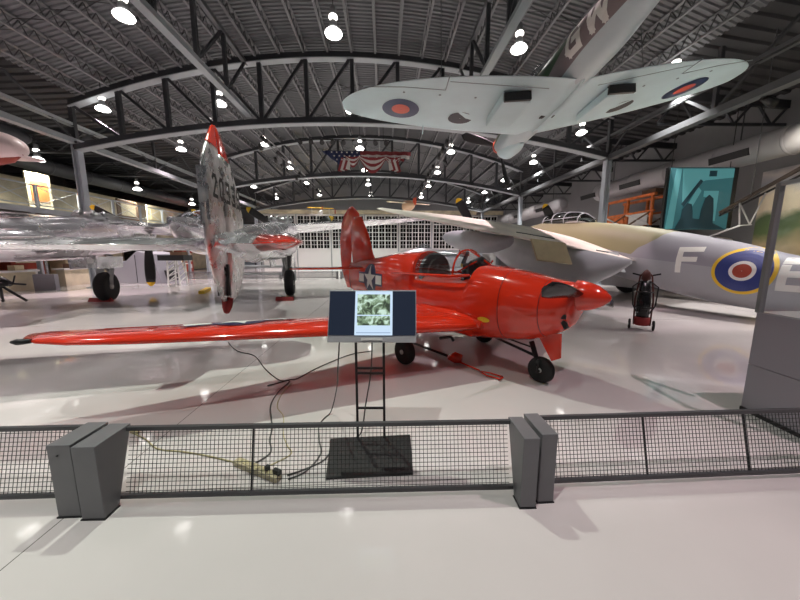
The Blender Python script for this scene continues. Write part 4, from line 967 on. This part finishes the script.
flat('window_light', [(1.7, 2.85), (1.3, 2.85), (1.15, 6.05), (1.45, 6.05)], tl)
flat('sky_shape', [(1.1, 6.05), (-1.7, 6.05), (-1.7, 5.6), (-.2, 5.45), (.3, 5.2), (.9, 4.1)], tl)
flat('window_light', [(.75, 3.9), (.15, 5.1), (-.05, 4.9), (.45, 3.85)], tl); flat('window_light', [(-.2, 4.9), (-1.0, 4.9), (-1.0, 3.3), (-.7, 3.3), (-.6, 4.5), (-.2, 4.6)], tl)
flat('figure_silhouette', [(.95, 2.9), (.9, 3.9), (.65, 4.25), (.4, 4.2), (.3, 3.8), (.2, 2.9)], dk, -.055); flat('figure_silhouette', [(-.1, 2.9), (-.15, 3.9), (-.3, 4.5), (-.5, 4.7), (-.75, 4.5), (-.85, 3.8), (-.9, 2.9)], dk, -.055)
flat('panel_silhouette', [(1.2, 2.85), (.9, 3.5), (-.5, 3.35), (-1.6, 2.85)], dk, -.06); flat('frame_silhouette', [(1.0, 4.2), (.1, 5.5), (-.05, 5.4), (.85, 4.05)], dk, -.07); flat('vent_square', [(-.35, 5.65), (-.35, 5.95), (-.75, 5.95), (-.75, 5.65)], dk, -.06)

def mural_mat():
    m = bpy.data.materials.new('mural'); m.use_nodes = True; nt = m.node_tree; b = nt.nodes['Principled BSDF']; b.inputs['Roughness'].default_value = .7
    tc = nt.nodes.new('ShaderNodeTexCoord'); sp = nt.nodes.new('ShaderNodeSeparateXYZ'); nt.links.new(tc.outputs['Object'], sp.inputs[0])
    n = nt.nodes.new('ShaderNodeTexNoise'); n.inputs['Scale'].default_value = .55; n.inputs['Detail'].default_value = 6; nt.links.new(tc.outputs['Object'], n.inputs['Vector'])
    a = nt.nodes.new('ShaderNodeMath'); a.operation = 'MULTIPLY_ADD'; nt.links.new(n.outputs[0], a.inputs[0]); a.inputs[1].default_value = 1.9; nt.links.new(sp.outputs[2], a.inputs[2])
    r = nt.nodes.new('ShaderNodeMapRange'); r.inputs[1].default_value = 2.2; r.inputs[2].default_value = 6.6; nt.links.new(a.outputs[0], r.inputs[0])
    cr = nt.nodes.new('ShaderNodeValToRGB'); e = cr.color_ramp.elements; e[0].position = 0; e[0].color = (.22, .19, .10, 1); e[1].position = 1; e[1].color = (.17, .20, .26, 1)
    for p, c in ((.18, (.62, .48, .28)), (.30, (.14, .20, .08)), (.42, (.10, .15, .07)), (.50, (.80, .68, .50)), (.62, (.90, .78, .60)), (.74, (.42, .44, .50)), (.86, (.70, .65, .62))):
        k = e.new(p); k.color = (*c, 1)
    nt.links.new(r.outputs[0], cr.inputs[0]); nt.links.new(cr.outputs[0], b.inputs['Base Color']); return m
o = MB().box((0, 0, 3.1), (.06, 7.6, 4.0)).build('wall_mural', mural_mat(), loc=bpt(16.45, 9.55, 0), rot=(0, 0, BYAW)); tag(o, 'painted landscape mural with clouds and green hills on the right wall', 'mural')
o = MB().box((0, 0, .5), (.12, 9, 1.0)).build('mural_plinth', 'wall', loc=bpt(16.2, 9.5, 0), rot=(0, 0, BYAW)); o['kind'] = 'structure'; o.name = 'trim_102'

T = thing('work_platform', 'orange and white framed work platform by the right wall, left of the teal screen', 'platform', bpt(14.9, 18.2, 0), (0, 0, BYAW))
for x in (-.6, .6):
    for y in (-1.7, 0, 1.7): MB().bar((x, y, 0), (x, y, 4.75), .12).build('post', 'orange', T)
MB().box((0, 0, 3.05), (1.5, 3.9, .12)).build('deck', 'black', T)
for x in (-.62, .62):
    MB().bar((x, -1.9, 4.75), (x, 1.9, 4.75), .14).build('top_rail', 'orange', T); MB().bar((x, -1.9, 3.9), (x, 1.9, 3.9), .10).build('mid_rail', 'orange', T)
    for k, (a, c) in enumerate(((-1.7, 0), (0, 1.7))):
        MB().box((x, (a + c) / 2, 3.5), (.04, 1.3, .66)).build('side_panel', 'orange' if k == 1 else 'white', T)
        MB().bar((x - .04, a, 3.15), (x - .04, c, 3.85), .07).build('cross_brace', 'white', T); MB().bar((x - .04, a, 3.85), (x - .04, c, 3.15), .07).build('cross_brace', 'brown', T)
MB().box((0, -1.2, 4.95), (.9, .9, .25)).build('tool_tray', 'brown', T)
MB().box((0, 0, 1.5), (1.0, 3.2, 2.6)).build('base_cabinet', 'wall', T)

# light high-wing glider frame hanging at the far right, before the mural
T = thing('hanging_airframe', 'dark spar and white strut airframe hanging before the mural at far right', 'airframe', bpt(12., 8.0, 4.0), (0, 0, BYAW))
MB().bar((0, 2.9, -.95), (0.2, -.6, .85), .07, .10).build('spar', mat('spar_dark', (.07, .05, .04), .5), T); MB().bar((0, 2.9, -1.05), (0.2, -.6, .55), .05, .05).build('spar', 'black', T)
for a, b in (((0, 2.3, -.7), (0, 2.2, -1.45)), ((0, 1.6, -.5), (0, 1.9, -1.45)), ((0, 2.25, -1.45), (0, 1.85, -1.45)), ((0, 2.3, -.7), (0, 1.9, -1.45))): MB().tube([a, b], .022, 6).build('strut', 'white', T)
MB().tube([(.15, 0, .4), (.15, 0, 4.4)], .012, 5).build('suspension_cable', 'steelm', T); MB().tube([(0, 2.0, -.5), (0, 2.0, 4.4)], .012, 5).build('suspension_cable', 'steelm', T)

# low plinths along the right side on the floor
for i, (x, y, L) in enumerate(((13.2, 9.5, 5.0), (12.6, 15.5, 4.6))):
    o = MB().box((0, 0, .28), (.3, L, .56)).build('low_display_wall', 'bar', loc=bpt(x, y, 0), rot=(0, 0, BYAW)); tag(o, 'low grey display wall on the floor behind the camouflaged airplane, %s one' % ('nearer', 'farther')[i], 'display wall')

# ------------------------------------------------------------------ left: mezzanine walkway with railings, exhibits
WX = -17.
T = thing('walkway', 'raised walkway with white railing along the left side of the hall', 'walkway', bpt(WX, 24, 0), (0, 0, BYAW))
MB().box((-2.2, 0, 3.72), (4.4, 34, .16)).build('deck', 'steelm', T); MB().box((.03, 0, 3.72), (.08, 34, .26)).build('edge_beam', 'colgrey', T)
for k in range(9): y = -15.5 + k * 4.; MB().bar((-.1, y, 0), (-.1, y, 3.62), .16).build('support_post', 'colgrey', T)
for k in range(15):
    y0 = -16 + k * 2.2; f = MB(); f.bar((0, y0, 3.85), (0, y0, 4.95), .06); f.bar((0, y0 + 2.1, 3.85), (0, y0 + 2.1, 4.95), .06); f.bar((0, y0, 4.93), (0, y0 + 2.1, 4.93), .06); f.bar((0, y0, 3.98), (0, y0 + 2.1, 3.98), .05)
    f.bar((0, y0, 3.98), (0, y0 + 2.1, 4.93), .025); f.bar((0, y0, 4.93), (0, y0 + 2.1, 3.98), .025); r = f.build('railing_panel', 'colgrey', T)
    g = MB().box((0, y0 + 1.05, 4.45), (.01, 2.0, .92)).build('infill', mat('railing_infill', (.55, .57, .52), .5, alpha=.12), r)
o = MB().box((0, 0, 1.85), (.2, 34, 3.6)).build('trim_103', 'cream', loc=bpt(-19.4, 24, 0), rot=(0, 0, BYAW)); o['kind'] = 'structure'
rnd = random.Random(3)
cols = [('cream', 'cream'), ('tan', 'tan'), ('rred', 'dull red'), ('brown', 'brown'), ('tan', 'tan'), ('orange', 'orange'), ('cream', 'cream')]
o = MB().box((0, 0, 4.9), (.1, 32, 2.2)).build('trim_104', 'cream', loc=bpt(-21.2, 24, 0), rot=(0, 0, BYAW)); o['kind'] = 'structure'
names = ['first', 'second', 'third', 'fourth', 'fifth', 'sixth', 'seventh', 'eighth', 'ninth', 'tenth', 'eleventh', 'twelfth']
for k in range(9):
    y = 9.5 + k * 2.9; cm, cn = cols[k * 2 % 7] if k % 3 else cols[0]; w = 1.1 + rnd.random() * 1.0; h = .9 + rnd.random() * 1.2
    t = thing('exhibit_board', '%s exhibit board on the raised walkway, %s from the near end' % (cn, names[k]), 'exhibit board', bpt(-18.3, y, 3.8), (0, 0, BYAW + .1 * (k % 3 - 1)))
    MB().box((0, 0, h / 2 + .1), (.1, w, h)).build('board', cm, t, bevel=.02); MB().box((.06, 0, h / 2 + .15), (.02, w * .7, h * .55)).build('picture', cols[(k + 2) % 7][0], t)
    for s in (-1, 1): MB().box((0, s * w * .4, .05), (.5, .06, .1)).build('foot', 'black', t)
for k in range(9):
    y = 9. + k * 2.6; cm, cn = [('brown', 'brown'), ('black', 'black'), ('cream', 'cream'), ('rred', 'dull red'), ('tan', 'tan')][k % 5]; h = 1.9 + .5 * (k % 2)
    t = thing('exhibit_case', '%s exhibit case under the raised walkway, %s from the near end' % (cn, names[k]), 'exhibit case', bpt(-18.4, y, 0), (0, 0, BYAW))
    MB().box((0, 0, h / 2), (.9, 1.5, h)).build('cabinet', cm, t, bevel=.03); MB().box((.46, 0, h * .68), (.03, 1.1, h * .4)).build('display_window', 'cream' if cm != 'cream' else 'brown', t); MB().box((.46, .2, h * .25), (.02, .6, h * .2)).build('caption_panel', 'white', t)
# long pale display table in front of the walkway
for i, y in enumerate((13., 18.5, 24.)):
    t = thing('display_bench', 'long pale display bench before the walkway, %s of three' % ('nearest', 'middle', 'farthest')[i], 'bench', bpt(-16.1, y, 0), (0, 0, BYAW), 'display benches')
    MB().box((0, 0, .85), (.6, 4.4, .08)).build('top', 'white', t); MB().box((0, 0, .4), (.4, 4.2, .8)).build('body', 'cream', t)
    for k in range(4): MB().box((0, -1.6 + k * 1.05, 1.0), (.3, .35, .22)).build('model_stand', ('brown', 'black', 'rred', 'tan')[k], t)

# crate, stand, trestle, engine at the left behind the polished airplane
T = thing('storage_crate', 'large lilac grey crate with sloped side behind the polished airplane', 'crate', bpt(-13.4, 18.5, 0), (0, 0, BYAW - .15))
MB().poly([(-1.3, -.8, 0), (1.5, -.8, 0), (1.15, -.8, 1.6), (.2, -.8, 1.75), (-.5, -.8, 1.2), (-1.3, -.8, 1.2)], (0, 1.8, 0)).build('body', 'purple', T, bevel=.02); MB().box((1.35, 0, .35), (.25, .8, .7)).build('side_box', 'black', T)
MB().box((.1, -.82, .8), (.02, .02, 1.5)).build('seam', 'black', T)
T = thing('information_stand', 'small grey information stand at left under the polished wing', 'stand', (-15.9, 14.0, 0), (0, 0, .3))
MB().box((0, 0, .35), (.75, .25, .7)).build('base', 'purple', T); 
for s in (-.1, .1): MB().bar((s, 0, .7), (s, 0, 1.35), .05).build('post', 'ltgrey', T)
T = thing('step_trestle', 'white lattice trestle with dark top behind the polished airplane', 'trestle', bpt(-11.0, 17.2, 0), (0, 0, BYAW))
for s in (-.3, .3):
    for q in (-.3, .3): MB().bar((s, q, 0), (s * .8, q, 1.25), .06).build('leg', 'white', T)
    for k in range(4): MB().bar((s, -.3, .15 + k * .27), (s, .3, .42 + k * .27), .035).build('lattice', 'white', T)
for k in range(4): MB().bar((-.3, -.3, .15 + k * .27), (.3, -.3, .42 + k * .27), .035).build('lattice', 'white', T)
MB().box((0, 0, 1.4), (1.3, .8, .28)).build('top', 'black', T); MB().box((.2, 0, 1.6), (.6, .5, .2)).build('load', 'brown', T)
T = thing('tripod_machine', 'small dark machine on a stand at the left edge of the floor', 'machine', (-12.95, 10.2, 0), (0, 0, .2))
MB().tube([(-.5, 0, .75), (-.1, 0, .7), (.15, 0, .62)], [.2, .17, .08], 12).build('body', 'black', T); MB().tube([(.1, 0, .64), (.55, 0, .60)], .03, 8).build('barrel', 'black', T)
MB().tube([(-.3, 0, .75), (-.2, .1, 1.1)], .05, 8).build('sight', 'black', T); MB().tube([(.2, 0, .6), (.3, 0, .9)], .02, 6).build('handle', 'black', T)
for q in ((.35, .2), (-.4, .3), (-.2, -.4)): MB().tube([(-.15, 0, .6), (q[0], q[1], .02)], .04, 6).build('leg', 'black', T)
tag(MB().poly([(-.75, -.1, .0), (.75, -.1, .0), (.75, .1, .0), (-.75, .1, .0)], (0, 0, .12)).build('floor_beam', 'yellow', loc=(-8.3, 13.2, 0), rot=(0, 0, 1.95)), 'yellow beam lying on the floor behind the polished tail', 'beam')

# far barriers across the hall, same kind, too small to show their mesh
def far_barrier(label, x, y, L):
    t = thing('barrier_section', label, 'barrier', bpt(x, y, 0), (0, 0, BYAW), 'low mesh barrier sections')
    f = MB(); f.bar((0, 0, .46), (L, 0, .46), .04); f.bar((0, 0, .06), (L, 0, .06), .04); f.bar((0, 0, .06), (0, 0, .46), .04); f.bar((L, 0, .06), (L, 0, .46), .04); f = f.build('panel_frame', 'bar', t)
    MB().box((L / 2, 0, .26), (L, .006, .38)).build('wire_mesh', mat('far_mesh', (.05, .05, .055), .5, alpha=.35), f)
    for xx in (-.07, L + .07): MB().poly([(xx - .07, -.2, 0), (xx - .07, 0, 0), (xx - .07, .08, .48), (xx - .07, -.2, .48)], (.14, 0, 0)).build('end_post', 'bar', t)
for k in range(7): far_barrier('low barrier section across the far floor, %s from the left' % names[k], -13.5 + k * 3.6, 20.5, 3.2)
T = thing('museum_bench', 'grey bench on the floor seen beyond the right wheel of the polished airplane', 'bench', (-7.4, 16.6, 0))
MB().box((0, 0, .95), (3.2, .5, .12)).build('seat', 'ltgrey', T); MB().box((0, 0, .55), (3.2, .1, .10)).build('rail', 'ltgrey', T)
for x in (-1.4, 1.4): MB().box((x, 0, .45), (.12, .45, .9)).build('leg', 'ltgrey', T)

# ------------------------------------------------------------------ bunting
T = thing('bunting', 'red white and blue starred bunting draped under the roof truss', 'bunting', bpt(-1.25, 25.2, 8.35), (0, 0, BYAW))
W = 6.7
def cloth(nm, x0, x1, z0f, z1f, m, yo=0, amp=.12, par=None):
    n = 40; rows = 8; rings = []
    for j in range(rows + 1):
        r = []
        for i in range(n + 1):
            u = i / n; x = x0 + (x1 - x0) * u; za, zb = z0f(u), z1f(u); t = j / rows; r.append((x, yo + amp * sin(u * 34) * (.3 + t) - .05, za + (zb - za) * t))
        rings.append(r)
    mb = MB().rings(rings, cap=False, closed=False); o = mb.build(nm, m, par or T, fixn=False); s = o.modifiers.new('thick', 'SOLIDIFY'); s.thickness = .02; return o
tz = lambda u: .95
blue = cloth('blue_field', -W / 2, -W / 2 + 2.9, lambda u: .95, lambda u: .95 - min(1.25, .05 + u * 2.2) if u < .6 else -.35 + (u - .6) * 2.4, mat('flag_blue', (.02, .03, .09), .7))
mb = MB()
for j in range(4):
    for i in range(7):
        x = -W / 2 + .35 + i * .38 + .19 * (j % 2); z = .80 - j * .26
        if z < .95 - (x + W / 2) * .72 + .12: continue
        if x > -W / 2 + 2.0 and z < .3: continue
        P = [(x + (.085 if k % 2 == 0 else .035) * sin(k * pi / 5), -.24, z + (.085 if k % 2 == 0 else .035) * cos(k * pi / 5)) for k in range(10)]; mb.poly(P, (0, .02, 0))
mb.build('star', mat('flag_white', (.55, .53, .50), .7), blue)
cloth('red_stripe', -.5, W / 2, lambda u: .95, lambda u: .68, mat('flag_red', (.24, .03, .035), .7)); cloth('white_stripe', -.4, W / 2 - .1, lambda u: .68, lambda u: .45, mat('flag_white', (.55, .53, .50), .7), -.02); cloth('red_stripe', -.2, W / 2 - .5, lambda u: .45, lambda u: .30, mat('flag_red', (.24, .03, .035), .7), .0)
for (x0, x1, dz) in ((-.6, 1.5, 1.15), (-1.6, -.5, .75), (1.4, 2.6, .8)):
    for k in range(5):
        a = k / 5 * .75
        cloth('swag_fold', x0, x1, lambda u, k=k: .58 - (dz * (k) / 5 + .1) * sin(pi * u) ** .8, lambda u, k=k: .58 - (dz * (k + 1) / 5 + .1) * sin(pi * u) ** .8, mat('flag_red', (.24, .03, .035), .7) if k % 2 == 0 else mat('flag_white', (.55, .53, .50), .7), -.14, .03)
for x, s in ((-1.9, 1), (2.3, -1)):
    for k in range(4): MB().poly([(x + k * .17 * s, -.22, .45 - .05 * k), (x + (k + 1) * .17 * s, -.22, .40 - .05 * k), (x + (k + 1.3) * .2 * s - .25 * s, -.28, -.62 + .05 * k), (x + k * .2 * s - .3 * s, -.28, -.55 + .05 * k)], (0, .03, 0)).build('gathered_end', mat('flag_red', (.24, .03, .035), .7) if k % 2 == 0 else mat('flag_white', (.55, .53, .50), .7), T)
for x in (-3.3, 0, 3.3): MB().tube([(x, 0, .95), (x, .3, 1.3)], .015, 5).build('cord_tie', 'black', T)

# ------------------------------------------------------------------ more hanging aircraft
T = thing('hanging_biplane', 'small yellow biplane hanging far back near the hangar windows', 'airplane', bpt(-6.4, 33.0, 5.7), (0, 0, BYAW + .3), scale=.5)
wing_mesh(MB(), [(-2.6, .4, -.5, 1.0, .15), (-2.3, .5, -.7, 1.0, .2), (2.3, .5, -.7, 1.0, .2), (2.6, .4, -.5, 1.0, .15)], 8).build('upper_wing', 'yellow', T); wing_mesh(MB(), [(-2.2, .2, -.7, -.3, .16), (2.2, .2, -.7, -.3, .16)], 8).build('lower_wing', 'white', T)
bb = Body([(-3.2, .04, .3, .1, 2), (-1.5, .28, .45, -.3, 2), (0, .4, .5, -.45, 2), (1.2, .36, .4, -.4, 2), (1.4, .2, .2, -.2, 2)]); bb.mesh(MB(), m=24).build('fuselage', 'white', T)
for x in (-1.7, 1.7):
    for y in (.2, -.4): MB().bar((x, y, -.3), (x, y, 1.0), .05).build('wing_strut', 'white', T)
MB().box((2.9, -.2, .4), (.25, .1, .9)).build('tail_panel', 'rred', T)
MB().poly([(-.05, -3.4, .2), (.05, -3.4, .2), (.05, -2.6, .3), (-.05, -2.6, .3)], (0, 0, .7)).build('rudder', 'rred', T)
for x in (-1, 1): MB().tube([(x, 0, 1.05), (x, 0, 10.0)], .015, 5).build('suspension_cable', 'steelm', T)
MB().lathe([(.3, -.05), (.3, .05)], c=(.5, 1.0, -.75), axis='x').build('wheel', 'rubber', T); MB().lathe([(.3, -.05), (.3, .05)], c=(-.5, 1.0, -.75), axis='x').build('wheel', 'rubber', T)
T = thing('model_airplane', 'small cream and orange model airplane hanging far back above the hangar windows', 'model airplane', bpt(2.6, 33, 6.4), (0, 0, BYAW + .4))
Body([(-1.2, .05, .15, -.05, 2), (-.3, .45, .6, -.4, 2), (.6, .5, .7, -.5, 2), (1.1, .2, .3, -.2, 2)]).mesh(MB(), m=20).build('fuselage', mat('cream_orange', (.75, .50, .32), .5), T)
wing_mesh(MB(), [(-2.4, .3, -.3, .35, .12), (2.4, .3, -.3, .35, .12)], 8).build('wing', 'cream', T); MB().poly([(-.04, -1.5, 0), (.04, -1.5, 0), (.04, -.9, 0), (-.04, -.9, 0)], (0, 0, .7)).build('fin', 'rorange', T)
MB().tube([(0, 0, .5), (0, 0, 4.45)], .015, 5).build('suspension_cable', 'steelm', T)
T = thing('parked_airplane', 'pale parked airplane behind the red airplane canopy near the hangar doors', 'airplane', bpt(3.5, 27., 0), (0, 0, BYAW + 1.9))
Body([(-4.2, .08, 1.5, 1.2, 2), (-2, .45, 1.9, .9, 2), (0, .6, 2.1, .8, 2), (2, .5, 1.9, .9, 2), (3.2, .15, 1.5, 1.2, 2)]).mesh(MB(), m=30).build('fuselage', 'silverd', T)
for s in (1, -1): wing_mesh(MB(), [(s * .4, 1.2, -.8, 1.1, .25), (s * 4.8, .6, -.5, 1.4, .1)], 8).build('wing', 'ltgrey', T); wheel('main_wheel', (s * 1.2, .5, .35), .35, .15, T); MB().bar((s * 1.2, .5, .4), (s * 1.1, .4, 1.1), .08).build('gear_leg', 'silverd', T)
Body([(-.8, .1, 1.95, 1.7, 2), (0, .36, 2.5, 1.7, 2), (.9, .1, 2.1, 1.7, 2)]).mesh(MB(), m=12).build('canopy_glass', 'glass', T); MB().poly([(-.05, -4.5, 1.4), (.05, -4.5, 1.4), (.05, -3.4, 1.5), (-.05, -3.4, 1.5)], (0, -.1, 1.4)).build('fin', 'rred', T)
wheel('nose_wheel', (0, 2.4, .25), .25, .12, T); MB().bar((0, 2.4, .3), (0, 2.3, 1.1), .06).build('gear_leg', 'silverd', T)
T = thing('hanging_airplane', 'pale pink-nosed airplane hanging at the upper left edge', 'airplane', (-11.1, 8.45, 4.28), (0, 0, radians(-86)), scale=.74)
Body([(-5, .1, .3, 0, 2), (-2, .4, .6, -.3, 2), (0, .55, .7, -.4, 2), (1.2, .5, .55, -.38, 2), (1.75, .3, .32, -.25, 2), (1.95, .04, .06, -.02, 2)]).mesh(MB(), m=40).build('fuselage', 'pink', T)
mb = MB(); mb.tube([(0, 0, -.33), (0, .8, -.36), (0, 1.4, -.30), (0, 1.8, -.15)], [.2, .22, .16, .05], 12); mb.build('belly_panel', 'rred', T)
for s in (1, -1): wing_mesh(MB(), [(s * .3, .3, -1.6, .1, .25), (s * 2.6, .1, -1.3, .3, .15)], 8).build('wing', 'pink', T)
for x, y in ((0, -.5), (0, 1.0)): MB().tube([(x, y, .6), (x, y, 5.6)], .015, 5).build('suspension_cable', 'steelm', T)
T = thing('hanging_propeller', 'dark propeller blade hanging at the upper left edge above the pale nose', 'propeller', (-13.6, 10.0, 6.5), (0, 0, .4))
blade('propeller_blade', (0, 0, 0), 70, .95, .26, 'y', M['black'], T, tip=.08, tipm=M['yellow'], pitch=.3); blade('propeller_blade', (0, 0, 0), 250, .95, .26, 'y', M['black'], T, pitch=.3); MB().lathe([(.14, -.15), (.14, .15)], axis='y').build('hub', 'black', T); MB().tube([(0, 0, .1), (0, 0, 2.1)], .012, 5).build('suspension_cable', 'steelm', T)

T = thing('mural_fill_light', 'added out-of-view spotlight on the right eave beam, brightening the mural', 'spotlight', bpt(11.3, 9.4, 6.1), (0, 0, BYAW))  # unseen lamp, added only to brighten the mural
MB().tube([(-.2, 0, .1), (0, 0, 0)], .03, 8).build('bracket', 'black', T); MB().tube([(-.12, 0, .05), (.25, 0, -.10)], [.09, .13], 14).build('housing', 'black', T)
ld = bpy.data.lights.new('bulb', 'SPOT'); ld.energy = 900; ld.spot_size = radians(80); ld.spot_blend = .6; ld.shadow_soft_size = .1; ld.color = (1, .93, .80); lo = bpy.data.objects.new('bulb', ld); COL.objects.link(lo); lo.parent = T; lo.location = (.32, 0, -.12); lo.rotation_euler = (0, radians(-62), 0)
